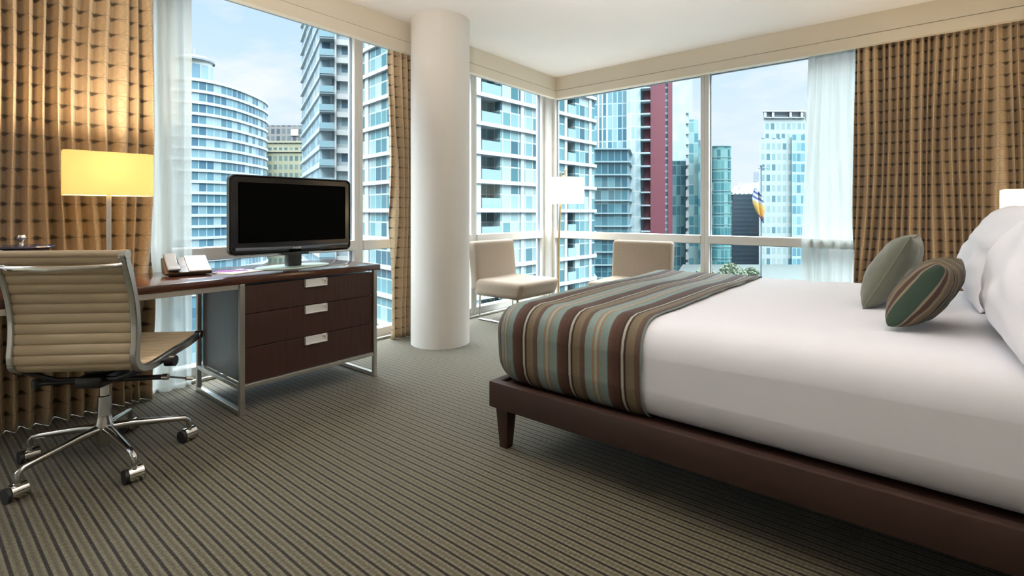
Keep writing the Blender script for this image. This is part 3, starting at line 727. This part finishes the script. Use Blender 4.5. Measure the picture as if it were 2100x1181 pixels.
# pillows and cushions (local: width X, height Z, thickness Y)
def pillow_mesh(W, H, T, n=26, seed=1, pinch=.07, pw=.42, uvmode='x', wr=.022):
    bm = bmesh.new(); uv = bm.loops.layers.uv.verify(); S = {}
    for s in (-1, 1):
        for i in range(n+1):
            for j in range(n+1):
                u = math.sin(PI/2*(2*i/n-1)); v = math.sin(PI/2*(2*j/n-1))
                edge = (i in (0, n)) or (j in (0, n))
                if s == 1 and edge: S[(1, i, j)] = S[(-1, i, j)]; continue
                x = W/2*u*(1-pinch*(1-v*v)); z = H/2*v*(1-pinch*(1-u*u))
                t = T/2*max(0, (1-u*u)*(1-v*v))**pw
                t *= 1+.12*noise.noise(Vector((u*1.5+seed, v*1.5, s)))
                t += wr*noise.noise(Vector((u*4+seed, v*4, s*2)))*(0 if edge else 1)*min(1, t*20)
                S[(s, i, j)] = bm.verts.new((x, s*t, z))
    for s in (-1, 1):
        for i in range(n):
            for j in range(n):
                q = [S[(s, i, j)], S[(s, i+1, j)], S[(s, i+1, j+1)], S[(s, i, j+1)]]
                if s == 1: q = q[::-1]
                f = bm.faces.new(q); f.smooth = True
                for l in f.loops: l[uv].uv = (l.vert.co.x if uvmode == 'x' else l.vert.co.z, l.vert.co.z)
    bmesh.ops.recalc_face_normals(bm, faces=bm.faces)
    me = bpy.data.meshes.new('pillow'); bm.to_mesh(me); bm.free(); return me
def pose(o, loc, lean, rz, roll=0):
    o.matrix_world = Matrix.Translation(loc) @ Matrix.Rotation(rz, 4, 'Z') @ Matrix.Rotation(lean, 4, 'X') @ Matrix.Rotation(roll, 4, 'Y')
def pillow(name, W, H, T, m, label, loc, lean, rz, roll=0, cat='pillow', **k):
    me = pillow_mesh(W, H, T, **k); me.materials.append(m); me.name = name
    o = bpy.data.objects.new(name, me); COL.objects.link(o); pose(o, loc, lean, rz, roll); md = o.modifiers.new('s', 'SUBSURF'); md.levels = 1; md.render_levels = 1
    return tag(o, label, cat)
# rz=-90deg turns the pillow's width along Y and its front (-Y) towards the foot (-X)
RZ = -PI/2
pillow('pillow', .88, .49, .25, M['pillow'], 'near white pillow propped on the bed head, largest in view', (.300, 2.27, .928), math.radians(-24), RZ, 0, seed=3)
pillow('pillow', .88, .48, .24, M['pillow'], 'far white pillow propped on the bed beside the night lamp', (.270, 3.18, .918), math.radians(-24), RZ, 0, seed=9)
cu = pillow('cushion', .36, .35, .16, M['sage'], 'square sage green cushion leaning behind the striped cushion', (-.110, 2.80, .845), math.radians(-27), RZ+math.radians(-4), 0, 'cushion', seed=5, pinch=.05, wr=.006)
def edge_pts(W, H, pinch, n=16):
    pts = []
    for (a, b_) in (((-1, -1), (1, -1)), ((1, -1), (1, 1)), ((1, 1), (-1, 1)), ((-1, 1), (-1, -1))):
        for i in range(n):
            t = i/n; u = a[0]+(b_[0]-a[0])*t; v = a[1]+(b_[1]-a[1])*t
            pts.append((W/2*u*(1-pinch*(1-v*v)), 0, H/2*v*(1-pinch*(1-u*u))))
    return pts + [pts[0]]
b = MB(); b.tube(edge_pts(.36, .35, .05), .0035, 6); b.build('piping', M['piping'], cu)
cu = pillow('cushion', .37, .26, .15, M['stripe_c'], 'small striped brown and tan cushion with dark green band, against the white pillows', (.005, 2.33, .820), math.radians(-33), RZ+math.radians(-10), 0, 'cushion', seed=7, pinch=.03, pw=.36, wr=.005)

# ------------------------------------------------------------------ nightstand with lamp
ns = thing('nightstand', 'dark wooden nightstand at the far side of the bed head', 'nightstand', (.34, 4.18, 0))
b = MB(); b.box(-.22, .25, -.25, .25, .10, .58, .004); b.build('cabinet_body', M['night'], ns)
for z0, z1 in ((.12, .34), (.35, .56)):
    b = MB(); b.box(-.236, -.221, -.24, .24, z0, z1, .002); d_ = b.build('drawer', M['night'], ns)
    b = MB(); b.box(-.25, -.237, -.06, .06, z1-.04, z1-.03, .002); b.build('handle', M['steel'], d_)
for x in (-.19, .22):
    for y in (-.22, .22):
        b = MB(); b.box(x-.018, x+.018, y-.018, y+.018, 0, .10, .002); b.build('leg', M['steel'], ns)
nl = thing('bedside_lamp', 'lit bedside lamp with square cream shade beyond the white pillows', 'lamp', (.475, 4.19, .581))
b = MB(); box_shade(b, .23, .24, .40, .655, .012); b.build('lamp_shade', M['shade_n'], nl)
b = MB(); b.box(-.06, .06, -.06, .06, 0, .02, .003); b.tube([(0, 0, .02), (0, 0, .50)], .009, 10); b.build('lamp_base', M['steel'], nl)
light('bedside_lamp_bulb', 'POINT', (.475, 4.19, 1.10), 40, WARM, shadow_soft_size=.04)

# ------------------------------------------------------------------ lounge chairs (local: front +Y, width X)
def lounge(label, loc, rz):
    r = thing('lounge_chair', label, 'chair', loc, rz, None)
    def taper(p):
        k = max(0, min(1, (.40-p.z)/.16)); q = p.copy()
        if p.y > 0: q.y = p.y - .06*k
        return q
    b = MB(); b.rbox(-.325, .325, -.30, .33, .255, .425, .045, 12, taper); b.build('seat', M['chairfab'], r, angle=180)
    def lean(p):
        q = p.copy(); q.y = p.y - .10*(p.z-.3); return q
    b = MB(); b.rbox(-.325, .325, -.345, -.235, .30, .805, .035, 12, lean); b.build('backrest', M['chairfab'], r, angle=180)
    for s in (-1, 1):
        b = MB(); b.tube([(s*.27, .23, .26), (s*.27, .25, .012), (s*.27, -.27, .012), (s*.27, -.26, .26)], .012, 10); b.build('leg', M['chrome'], r)
    b = MB(); b.tube([(-.27, 0, .255), (.27, 0, .255)], .012, 10); b.build('stretcher', M['chrome'], r)
    return r
lounge('beige upholstered lounge chair right of the round column, facing the bed', (-3.27, 4.08, 0), -PI/2)
lounge('beige upholstered lounge chair against the windows, mostly hidden behind the bed', (-2.275, 4.66, 0), PI+.06)

# ------------------------------------------------------------------ floor lamp
fl_ = thing('floor_lamp', 'slender brass floor lamp with white drum shade in the window corner', 'lamp', (-3.16, 4.83, 0))
b = MB(); b.lathe([(0, 0), (.13, 0), (.135, .008), (.13, .016), (0, .02)], 40, (-.03, -.03, 0)); b.build('lamp_base', M['brass'], fl_)
b = MB(); b.tube([(-.06, -.05, .02), (-.055, -.045, .8), (-.030, -.03, 1.56)], [.013, .013, .009], 12); b.build('pole', M['brass'], fl_)
b = MB(); b.tube([(-.035, -.03, 1.50), (.0, 0, 1.53), (.01, .0, 1.575)], .007, 8); b.tube([(0, 0, 1.30), (0, 0, 1.57)], .008, 8); b.lathe([(0, 0), (.014, .004), (.017, .02), (0, .045)], 12, (0.01, 0, 1.565)); b.build('arm', M['brass'], fl_)
def drum(b, r, z0, z1, th=.003, n=56):
    b.lathe([(r, z0), (r, z1), (r-th, z1), (r-th, z0), (r, z0)], n)
b = MB(); drum(b, .212, 1.205, 1.492); b.build('lamp_shade', M['shade_w'], fl_)
light('floor_lamp_bulb', 'POINT', (-3.16, 4.83, 1.36), 14, (1, .86, .66), shadow_soft_size=.04)

# ------------------------------------------------------------------ the city outside (street level 60 m below)
GZ = -60.0
b = MB(); b.box(-900, 500, 15, 1300, GZ-1, GZ); g = b.build('ground', M['asphalt'], smooth=False); struct(g, 'street level far below the hotel')
def inv_line(xa, ia, xb, ib): return lambda x: 1/(ia+(ib-ia)*(x-xa)/(xb-xa))
def off(pts, o):
    n = len(pts); res = []
    for i in range(n):
        a, p, c = Vector(pts[i-1][:2]), Vector(pts[i][:2]), Vector(pts[(i+1) % n][:2])
        d1, d2 = (p-a).normalized(), (c-p).normalized(); n1, n2 = Vector((d1.y, -d1.x)), Vector((d2.y, -d2.x))
        m = (n1+n2); m = m/max(.3, m.dot(n1)) if m.length > .2 else n1
        res.append(tuple(p + m*o))
    return res
def ccw(pts):
    a = sum(pts[i][0]*pts[(i+1) % len(pts)][1]-pts[(i+1) % len(pts)][0]*pts[i][1] for i in range(len(pts)))
    return pts if a > 0 else pts[::-1]
def body(root, name, pts, z0, z1, m, ztops=None):
    b = MB(); b.prism([tuple(p)[:2] for p in pts], z0, z1, ztops=ztops); return b.build(name, m, root, smooth=False)
def slabs(root, pts, zs, th, o, m, name='floor_slab'):
    q = off([tuple(p)[:2] for p in pts], o); src = None
    for z in zs:
        if src is None: src = body(root, name, q, 0, th, m); src.location.z = z
        else: c = src.copy(); COL.objects.link(c); c.location.z = z
def building(name, label, cat='building'): return thing(name, label, cat, (0, 0, 0), 0, None)
def frange(a, b, s):
    r = []
    while a < b: r.append(a); a += s
    return r
TEAL = [(.10, .28, .34), (.16, .40, .46), (.28, .54, .58), (.07, .20, .27), (.45, .68, .70), (.20, .46, .52)]
BLUE = [(.10, .25, .38), (.18, .40, .52), (.32, .56, .66), (.50, .72, .80), (.14, .32, .42)]
DEEP = [(.03, .12, .17), (.06, .22, .28), (.10, .32, .38), (.05, .17, .22), (.24, .48, .52)]
PALE = [(.50, .70, .76), (.62, .80, .84), (.42, .64, .70), (.70, .86, .88)]
WHT = (.84, .90, .92)
WH = mat('white_slab', ext((.72, .82, .86)), .6)

# 1 curved white banded tower
r = building('curved_tower', 'curved blue glass tower with white floor bands and a domed top, left of the television')
cx = px(424, 152); R1 = []
a, bb = 13.6, 20.0
fw = Vector((-math.sin(YAW), math.cos(YAW))); rg = Vector((math.cos(YAW), math.sin(YAW)))
for i in range(48):
    t = 2*PI*i/48; s = math.sin(t); c = math.cos(t)
    c2 = math.copysign(abs(c)**.75, c); s2 = math.copysign(abs(s)**.75, s)
    p = Vector(cx[:2]) + rg*(a*c2 - (5 if c < 0 else 0)*abs(c2)) + fw*(bb*s2); R1.append(tuple(p))
R1 = ccw(R1)
body(r, 'glass_facade', R1, GZ, 36.0, facade_mat('curved_tower_glass', 1.9, 3.0, BLUE, (.55, .72, .80), .12, .02))
slabs(r, R1, [36.0-3.0*i for i in range(20)], .75, .35, WH)
C1 = [tuple(Vector(cx[:2]) + rg*(2.5+4.7*math.cos(2*PI*i/24)) - fw*(10-4.0*math.sin(2*PI*i/24))) for i in range(24)]; C1 = ccw(C1)
body(r, 'penthouse', C1, 36.7, 43.2, facade_mat('penthouse_glass', 2.2, 7.0, [(.35, .55, .62), (.42, .66, .72), (.20, .38, .50)], (.60, .70, .66), .1, .45))
b = MB(); cc = Vector(cx[:2]) + rg*2.5 - fw*10; b.lathe([(5.1, 43.2), (5.0, 43.8), (3.4, 44.6), (0, 45.0)], 32, (cc.x, cc.y, 0), 1, 1); dm = b.build('dome_roof', M['darkroof'], r)
b = MB(); b.tube([(cc.x, cc.y, 44.9), (cc.x, cc.y, 47.3)], .09, 6); b.build('antenna', M['steel'], r)

# 2 low dark block and olive block between the towers
r = building('office_block', 'grey brown mid-rise office block between the two towers')
P2 = ccw([px(508, 225), px(640, 225), px(655, 245), px(500, 245)]); body(r, 'facade', P2, GZ, zat(257, 225), facade_mat('brown_grid', 2.4, 3.2, [(.16, .20, .24), (.22, .27, .30), (.12, .15, .20)], (.30, .31, .30), .35, .3))
P2b = ccw([px(548, 211), px(600, 211), px(604, 216), px(552, 216)]); body(r, 'white_emblem', ccw([px(596, 224.5), px(612, 224.5), px(612, 224.9), px(596, 224.9)]), zat(278, 224.5), zat(265, 224.5), M['concrete'])
r = building('stone_building', 'olive stone mid-rise with rows of windows in front of the grey block')
P3 = ccw([px(546, 190), px(632, 190), px(640, 206), px(540, 206)])
oliv = facade_mat('olive_facade', 2.0, 3.2, [(.22, .34, .33), (.30, .42, .38), (.16, .26, .28)], (.52, .53, .36), .38, .42)
body(r, 'facade', P3, GZ, zat(293, 190), oliv); slabs(r, P3, [zat(293, 190), zat(312, 190)], .7, .5, M['beigecon'], 'cornice')
P3b = ccw([px(505, 188), px(546, 188), px(546, 200), px(505, 200)]); body(r, 'side_wing', P3b, GZ, zat(294, 188), facade_mat('wing_facade', 3.2, 3.2, [(.16, .34, .42), (.24, .46, .54)], (.46, .50, .42), .30, .15))

# 3 tall corner tower with a stack of balconies
r = building('corner_tower', 'tall pale blue tower with a stack of dark balconies behind the television')
A = px(657, 84); Bq = px(752, 86); Cq = px(700, 125); D = px(619, 112)
P4 = ccw([A, Bq, Cq, D])
body(r, 'facade', P4, GZ, 56, facade_mat('corner_tower_glass', 1.55, 3.0, BLUE+[(.55, .78, .86)], (.66, .80, .86), .16, .22))
sl = [56.5-3.0*i for i in range(27)]
bal = ccw([px(655, 82.2), px(686, 82.6), px(686, 84.6), px(656, 84.4)])
src = None
DKB = mat('balcony_underside', ext((.32, .44, .50)), .7); BGL = mat('balcony_glass', ext((.34, .56, .64)), .15, spec=.8)
for z in sl:
    if src is None:
        src = body(r, 'balcony', bal, 0, .28, DKB); src.location.z = z
        rail = body(src, 'balcony_rail', ccw([px(655, 82.1), px(685, 82.5), px(685, 82.6), px(655, 82.2)]), .28, 1.3, BGL)
    else: c = copy_tree(src, r); c.location.z = z
LF = ccw([px(657.5, 83.5), px(618.5, 111.5), px(618, 111), px(656.5, 83)])
slabs(r, LF, [z+.1 for z in sl], .30, .25, mat('pale_blue_band', ext((.68, .84, .90)), .4), 'side_band')
pr_ = ccw([px(686, 83.6), px(690, 83.6), px(690, 86), px(686, 86)]); body(r, 'corner_pier', pr_, GZ, 56.2, M['concrete'])
pr_ = ccw([px(722, 83.9), px(740, 84.1), px(740, 86.5), px(722, 86.5)]); body(r, 'corner_pier', pr_, GZ, 56.2, M['concrete'])
slabs(r, ccw([px(690, 84), px(722, 84.6), px(722, 86), px(690, 86)]), [z-.5 for z in sl], .9, .12, M['concrete'], 'spandrel')

# 4 big near tower seen left and right of the round column
r = building('apartment_tower', 'large near apartment tower with white floor slabs, seen on both sides of the round column')
fA = lambda x: px(x, 1/(.0193-1.87e-5*(x-976))); fB = lambda x: px(x, 1/(.01754+2.7e-5*(x-750)))
K = fA(881); inn = (fw*1.0)
def inset(p, d): return Vector((p.x, p.y, 0)) + Vector((-.3, 1.0, 0)).normalized()*d
L0 = fB(738); E0 = fA(1219)
back1 = px(1190, 95); back2 = px(800, 95)
notch = []
dirA = (fA(1100)-fA(950)).normalized(); nA = Vector((-dirA.y, dirA.x, 0))
if nA.dot(Vector((fw.x, fw.y, 0))) < 0: nA = -nA
def run(xa, xb, d): return [fA(xa), fA(xa)+nA*d, fA(xb)+nA*d, fA(xb)]
P5 = [L0, K] + run(986, 1026, 1.6) + run(1163, 1179, 1.6) + [E0, back1, back2]
g5 = facade_mat('apartment_glass', 1.25, 3.0, TEAL+[(.60, .80, .82), (.34, .60, .64)], (.70, .84, .86), .09, .05, .15)
body(r, 'glass_facade', P5, GZ, 40, g5)
P5s = [L0, K, E0, back1, back2]
ph5 = zat(375.5, 51.8) - .0
zs5 = [ph5+3.0*i for i in range(-11, 13)]
slabs(r, P5s, zs5, .42, .30, WH)
for xa, xb in ((881, 886), (974, 985), (1067, 1074), (1109, 1118), (1157, 1162), (1207, 1212)):
    q = [fA(xa)-nA*.12, fA(xb)-nA*.12, fA(xb)+nA*.4, fA(xa)+nA*.4]; body(r, 'white_pier', ccw(q), GZ, 40.2, WH)
dirB = (fB(860)-fB(750)).normalized(); nB = Vector((-dirB.y, dirB.x, 0))
if nB.dot(Vector((fw.x, fw.y, 0))) < 0: nB = -nB
for xa, xb in ((750, 757), (838, 846)):
    q = [fB(xa)-nB*.12, fB(xb)-nB*.12, fB(xb)+nB*.4, fB(xa)+nB*.4]; body(r, 'white_pier', ccw(q), GZ, 40.2, WH)
RG = mat('railing_glass', ext((.42, .66, .70)), .12, spec=.9)
src = None
for xa, xb in ((986, 1026), (1163, 1179)):
    src = None
    for z in zs5:
        if src is None: src = body(r, 'balcony_railing', ccw([fA(xa)-nA*.2, fA(xb)-nA*.2, fA(xb)-nA*.12, fA(xa)-nA*.12]), 0, 1.1, RG); src.location.z = z+.42
        else: c = src.copy(); COL.objects.link(c); c.location.z = z+.42

# 5 tower with the red wall
r = building('red_wall_tower', 'blue glass tower with a tall crimson wall on its right side')
P6 = ccw([px(1205, 122), px(1332, 119), px(1332, 150), px(1205, 150)])
body(r, 'glass_facade', P6, GZ, 52, facade_mat('red_tower_glass', 1.15, 3.0, [(.10, .28, .40), (.16, .38, .50), (.28, .52, .62), (.44, .68, .76), (.20, .44, .54)], (.52, .72, .80), .22, .10))
P6c = ccw([px(1285, 117.5), px(1314, 117.5), px(1314, 121), px(1285, 121)]); body(r, 'projecting_bay', P6c, GZ, 52.2, facade_mat('bay_glass', .95, 3.0, [(.55, .78, .86), (.46, .70, .80), (.66, .86, .90)], (.78, .90, .94), .16, .08))
P6d = ccw([px(1334, 117), px(1364, 117), px(1364, 140), px(1334, 140)]); body(r, 'red_wall', P6d, GZ, 53, M['red'])
P6e = ccw([px(1364, 117.6), px(1370, 117.6), px(1370, 139), px(1364, 139)]); body(r, 'window_strip', P6e, GZ, 53, facade_mat('strip_glass', 5, 1.5, [(.12, .20, .30), (.20, .32, .42)], (.55, .62, .66), .0, .3))
P6f = ccw([px(1370, 117), px(1379, 117), px(1379, 140), px(1370, 140)]); body(r, 'red_wall', P6f, GZ, 53, M['red'])
body(r, 'red_wall', ccw([px(1321, 118.4), px(1334, 118.2), px(1334, 119.4), px(1321, 119.4)]), GZ, 52.8, M['red'])
z6 = [zat(188, 119)+3.0*i for i in range(-24, 7)]
src = None
for z in z6:
    if src is None:
        src = body(r, 'balcony', ccw([px(1314, 116), px(1333.5, 115.6), px(1333.5, 119), px(1314, 119.5)]), 0, .35, mat('grey_balcony', ext((.50, .66, .72)), .5)); src.location.z = z
    else: c = src.copy(); COL.objects.link(c); c.location.z = z
P6g = ccw([px(1219, 108), px(1288, 108), px(1294, 121), px(1216, 121)])
body(r, 'lower_block', P6g, GZ, zat(307, 108), facade_mat('lower_block_glass', 1.4, 2.9, [(.05, .18, .25), (.09, .28, .36), (.16, .40, .48), (.07, .22, .30)], (.20, .42, .50), .14, .04))
slabs(r, P6g, [zat(307, 108)-2.75*i for i in range(16)], .30, .5, mat('lower_block_slab', ext((.42, .64, .70)), .5))
for i, x in enumerate((1226, 1234, 1243, 1251, 1262)):
    body(r, 'white_mullion', ccw([px(x, 121), px(x+2.6, 121), px(x+2.6, 122.3), px(x, 122.3)]), zat(307, 108), 52.1, WH)

# 6 pale reflective tower and the stepped tower in front of it
r = building('pale_glass_tower', 'very pale reflective glass tower just right of the crimson wall')
P7 = ccw([px(1376, 185), px(1412, 185), px(1420, 215), px(1380, 215)]); body(r, 'glass_facade', P7, GZ, 62, facade_mat('pale_reflective_glass', 2.6, 3.4, [(.66, .84, .92), (.72, .88, .95), (.60, .80, .90)], (.56, .76, .84), .07, .07))
r = building('teal_tower', 'stepped teal tower with a white zigzag edge, left of the window mullion')
P8 = ccw([px(1377, 150), px(1408, 150), px(1408, 168), px(1377, 168)]); body(r, 'side_wing', P8, GZ, zat(330, 150), facade_mat('teal_wing', 1.3, 3.0, [(.10, .34, .42), (.18, .46, .54), (.28, .58, .64), (.08, .26, .34)], (.26, .52, .58), .16, .12))
P8b = ccw([px(1412, 146), px(1432, 146), px(1432, 168), px(1412, 168)]); body(r, 'glass_facade', P8b, GZ, zat(245, 146), facade_mat('teal_main', 1.5, 3.0, [(.20, .52, .58), (.32, .64, .68), (.14, .42, .50), (.48, .76, .78)], (.40, .66, .70), .12, .14))
zz = [zat(232, 145)-3.0*i for i in range(20)]
src = None
for i, z in enumerate(zz):
    if src is None: src = body(r, 'white_bay', ccw([px(1406.5, 144.6), px(1412, 144.6), px(1412, 148), px(1406.5, 148)]), 0, 1.9, WH); src.location.z = z
    else: c = src.copy(); COL.objects.link(c); c.location.z = z
body(r, 'edge_core', ccw([px(1408, 145.6), px(1413, 145.6), px(1413, 150), px(1408, 150)]), GZ, zz[0], facade_mat('edge_core', 5, 3, [(.5, .72, .76)], (.7, .84, .86), .0, .3))
r = building('dark_teal_block', 'dark topped teal block partly hidden by the window mullion')
P9 = ccw([px(1427, 175), px(1450, 175), px(1450, 190), px(1427, 190)]); body(r, 'glass_facade', P9, GZ, zat(302, 175), facade_mat('dark_teal', 1.5, 3.0, [(.06, .26, .34), (.12, .38, .44), (.20, .50, .54)], (.10, .30, .36), .1, .12))
body(r, 'roof_block', P9, zat(302, 175), zat(287, 175), M['darkroof'])

# 7 rounded teal tower
r = building('round_teal_tower', 'slim dark teal tower right of the window mullion')
c = px(1468, 140); P10 = []
for i in range(24):
    t = 2*PI*i/24; P10.append(tuple(Vector(c[:2]) + rg*(3.3*math.copysign(abs(math.cos(t))**.6, math.cos(t))) + fw*(5*math.sin(t))))
P10 = ccw(P10); body(r, 'glass_facade', P10, GZ, zat(300, 135), facade_mat('round_teal_glass', .95, 3.0, [(.05, .22, .26), (.09, .32, .36), (.16, .44, .46), (.30, .58, .58), (.07, .27, .32)], (.16, .42, .44), .14, .10))
slabs(r, P10, [zat(300, 135)-3.0*i for i in range(14)], .22, .12, mat('teal_slab', ext((.26, .52, .54)), .5))

# 8 dark box tower with a slanted glass roof
r = building('dark_tower', 'dark slate office tower with a slanted pale glass roof')
P11 = ccw([px(1503, 160), px(1556, 160), px(1560, 176), px(1500, 176)])
body(r, 'facade', P11, GZ, zat(398, 160), facade_mat('slate_facade', 30, 1.35, [(.11, .18, .25), (.13, .20, .28)], (.20, .28, .35), .0, .25, .35))
body(r, 'side_strip', ccw([px(1495, 161), px(1502.5, 161), px(1502.5, 174), px(1495, 174)]), GZ, zat(394, 161), facade_mat('grey_strip', 1.2, 1.5, [(.30, .44, .52), (.40, .55, .62)], (.5, .62, .68), .2, .3))
q = [px(1497, 160.2), px(1552, 160.2), px(1556, 176), px(1497, 176)]; c0 = ccw([tuple(p) for p in q])
b = MB()
V = [(1497, 160.5, 399), (1556, 160.5, 397), (1556, 172, 372), (1505, 172, 383)]
lo_ = [b.bm.verts.new((*px(x, d)[:2], zat(399, 160))) for x, d, y in V]; hi_ = [b.bm.verts.new((*px(x, d)[:2], zat(y, d))) for x, d, y in V]
for i in range(4): b.bm.faces.new((lo_[i], lo_[(i+1) % 4], hi_[(i+1) % 4], hi_[i]))
b.bm.faces.new(hi_); b.bm.faces.new(lo_[::-1]); b.build('slanted_roof', M['greymetal'], r, smooth=False)
for i in range(5):
    xa = 1508+i*9
    p0 = px(xa, 160.6, zat(397, 160.6)); p1 = px(xa+10, 172, zat(376, 172)); b = MB(); b.tube([p0, p1], .22, 6); b.build('roof_rib', WH, r)
body(r, 'roof_wedge', ccw([px(1545, 172), px(1556, 172), px(1556, 176), px(1545, 176)]), zat(400, 172), zat(352, 172), facade_mat('wedge', 1, 3, [(.6, .72, .82)], (.75, .8, .86), .1, .1), ztops=None)

# 9 white stepped tower
r = building('white_tower', 'pale white-green stepped residential tower beside the sheer curtain')
wf = facade_mat('white_tower_facade', 1.5, 2.9, [(.42, .62, .64), (.46, .66, .67), (.34, .56, .60), (.46, .64, .65), (.52, .68, .69), (.15, .32, .40)], (.56, .70, .71), .34, .40)
P12 = ccw([px(1557, 140), px(1625, 140), px(1632, 162), px(1560, 162)]); body(r, 'facade', P12, GZ, zat(283, 140), wf)
P12b = ccw([px(1566, 141.5), px(1650, 141.5), px(1655, 160), px(1570, 160)]); body(r, 'upper_block', P12b, zat(290, 141), zat(242, 141.5), wf)
body(r, 'blue_bay', ccw([px(1624, 139), px(1652, 139.5), px(1655, 158), px(1626, 158)]), GZ, zat(276, 139), facade_mat('blue_bay_glass', 1.3, 2.9, [(.20, .48, .60), (.30, .58, .68), (.44, .70, .78), (.16, .38, .50)], (.50, .76, .80), .1, .25))
body(r, 'right_wing', ccw([px(1651, 142), px(1700, 142), px(1700, 160), px(1651, 160)]), GZ, zat(300, 142), wf)
crw = ccw([px(1567, 141), px(1650, 141), px(1655, 158), px(1570, 158)])
body(r, 'crown', crw, zat(242, 141), zat(240, 141), WH); body(r, 'crown_roof', off(crw, .3), zat(229, 141), zat(226.5, 141), WH)
for xa in (1567, 1583, 1619, 1642):
    body(r, 'crown_post', ccw([px(xa, 140.9), px(xa+5, 140.9), px(xa+5, 142), px(xa, 142)]), zat(240, 141), zat(229, 141), WH)
body(r, 'crown_louvres', ccw([px(1569, 141.8), px(1646, 141.8), px(1650, 156), px(1572, 156)]), zat(240, 141), zat(229, 141), DKB)

# 10 podium roof, flagpole, flag and roof trees
b = MB(); b.prism(ccw([px(1330, 62)[:2], px(1700, 62)[:2], px(1680, 128)[:2], px(1400, 128)[:2]]), GZ, -12.02); pod = b.build('podium_building', mat('podium_roofing', ext((.07, .11, .11)), .8, var=.2, vscale=.3), smooth=False); tag(pod, 'low flat roofed podium building below the towers', 'building')
fp = thing('flagpole', 'slim grey flagpole rising in front of the white tower', 'flagpole', tuple(px(1561, 66, -12)))
b = MB(); b.tube([(0, 0, 0), (0, 0, zat(342, 66)+12)], [.10, .07], 8); b.build('pole', M['darkroof'], fp)
hh = zat(342, 66)+12
b = MB(); b.tube([tuple(rg*-.35)+(hh-.2,), tuple(rg*.95)+(hh-.1,)], .06, 6); b.lathe([(0, hh-.1), (.16, hh), (.16, hh+.2), (0, hh+.3)], 10); b.build('finial', M['darkroof'], fp)
bm = bmesh.new(); rows = []; nI, nJ = 14, 26
f0 = px(1560, 65.6)
for j in range(nJ+1):
    v = j/nJ; row = []
    for i in range(nI+1):
        s = i/nI; wd = .45+.95*math.sin(PI*min(1, v*1.05))**.8
        x = (-.55+.75*v) + (s-.5)*wd; y = .28*math.sin(s*11+v*4)
        p = f0 + Vector((*(rg*x), 0)) + Vector((*(fw*y), 0)); row.append(bm.verts.new((p.x, p.y, zat(388, 65.6)-v*4.2 + .25*math.sin(s*4+1))))
    rows.append(row)
for j in range(nJ):
    for i in range(nI): f = bm.faces.new((rows[j][i], rows[j][i+1], rows[j+1][i+1], rows[j+1][i])); f.smooth = True
m = bpy.data.materials.new('flag_cloth'); m.use_nodes = True; t = m.node_tree; bs = t.nodes['Principled BSDF']
tcn = N(t, 'ShaderNodeTexCoord'); sp = N(t, 'ShaderNodeSeparateXYZ'); t.links.new(tcn.outputs['Generated'], sp.inputs[0])
ff = math_node(t, 'ADD', sp.outputs['Z'], math_node(t, 'MULTIPLY', sp.outputs['X'], .18))
r_ = N(t, 'ShaderNodeValToRGB'); r_.color_ramp.interpolation = 'CONSTANT'; t.links.new(ff, r_.inputs[0]); el = r_.color_ramp.elements
cols = [(.0, (.06, .14, .42)), (.12, (.8, .82, .86)), (.17, (.06, .14, .42)), (.28, (.35, .12, .14)), (.34, (.85, .48, .10)), (.55, (.95, .66, .16)), (.66, (.82, .86, .9)), (.74, (.08, .18, .5)), (.80, (.82, .86, .9)), (.88, (.08, .18, .5)), (.94, (.82, .86, .9)), (1.02, (.08, .18, .5))]
el[0].position = 0; el[0].color = (*cols[0][1], 1); el[1].position = 1; el[1].color = (*cols[-1][1], 1)
for p_, c_ in cols[1:-1]: q_ = el.new(p_); q_.color = (*ext(c_), 1)
t.links.new(r_.outputs[0], bs.inputs['Base Color']); bs.inputs['Roughness'].default_value = .7
me = bpy.data.meshes.new('flag'); bm.to_mesh(me); bm.free(); me.materials.append(m); fg = bpy.data.objects.new('flag', me); COL.objects.link(fg)
md = fg.modifiers.new('thickness', 'SOLIDIFY'); md.thickness = .02
tag(fg, 'drooping blue, white and golden yellow flag hanging from the flagpole', 'flag')
def tree(x, d, ytop, wpx, label, seed):
    p = px(x, d); zt = zat(ytop, d); R_ = wpx/F*d/2
    t_ = thing('tree', label, 'tree', (p.x, p.y, -12))
    b = MB(); b.tube([(0, 0, 0), (.1, 0, (zt+12)*.6)], [.22, .12], 8); b.build('trunk', M['bark'], t_)
    rnd = random.Random(seed); bm = bmesh.new(); H = zt+12
    for k in range(1300):
        a_ = rnd.random()*2*PI; h = rnd.random(); rr = R_*math.sqrt(rnd.random())*math.sin(PI*(.18+.80*h))**.7*(1+.25*math.sin(a_*3+seed))
        c_ = Vector((rr*math.cos(a_), rr*math.sin(a_), H*.35+h*H*.65)); s = .16+.14*rnd.random()
        u = Vector((rnd.gauss(0,1), rnd.gauss(0,1), rnd.gauss(0,1))).normalized(); v_ = u.orthogonal().normalized()
        vs = [bm.verts.new(c_+u*s), bm.verts.new(c_+v_*s*.6), bm.verts.new(c_-u*s), bm.verts.new(c_-v_*s*.6)]; bm.faces.new(vs)
    me = bpy.data.meshes.new('foliage'); bm.to_mesh(me); bm.free(); me.materials.append(M['leaf']); o = bpy.data.objects.new('foliage', me); COL.objects.link(o); o.parent = t_
tree(1497, 84, 540, 52, 'pale green roof tree below the dark tower, tallest of the three', 1)
tree(1446, 94, 548, 34, 'small pale tree at the foot of the window mullion', 2)
tree(1540, 98, 549, 34, 'small pale green tree left of the white tower, beside the flagpole', 3)
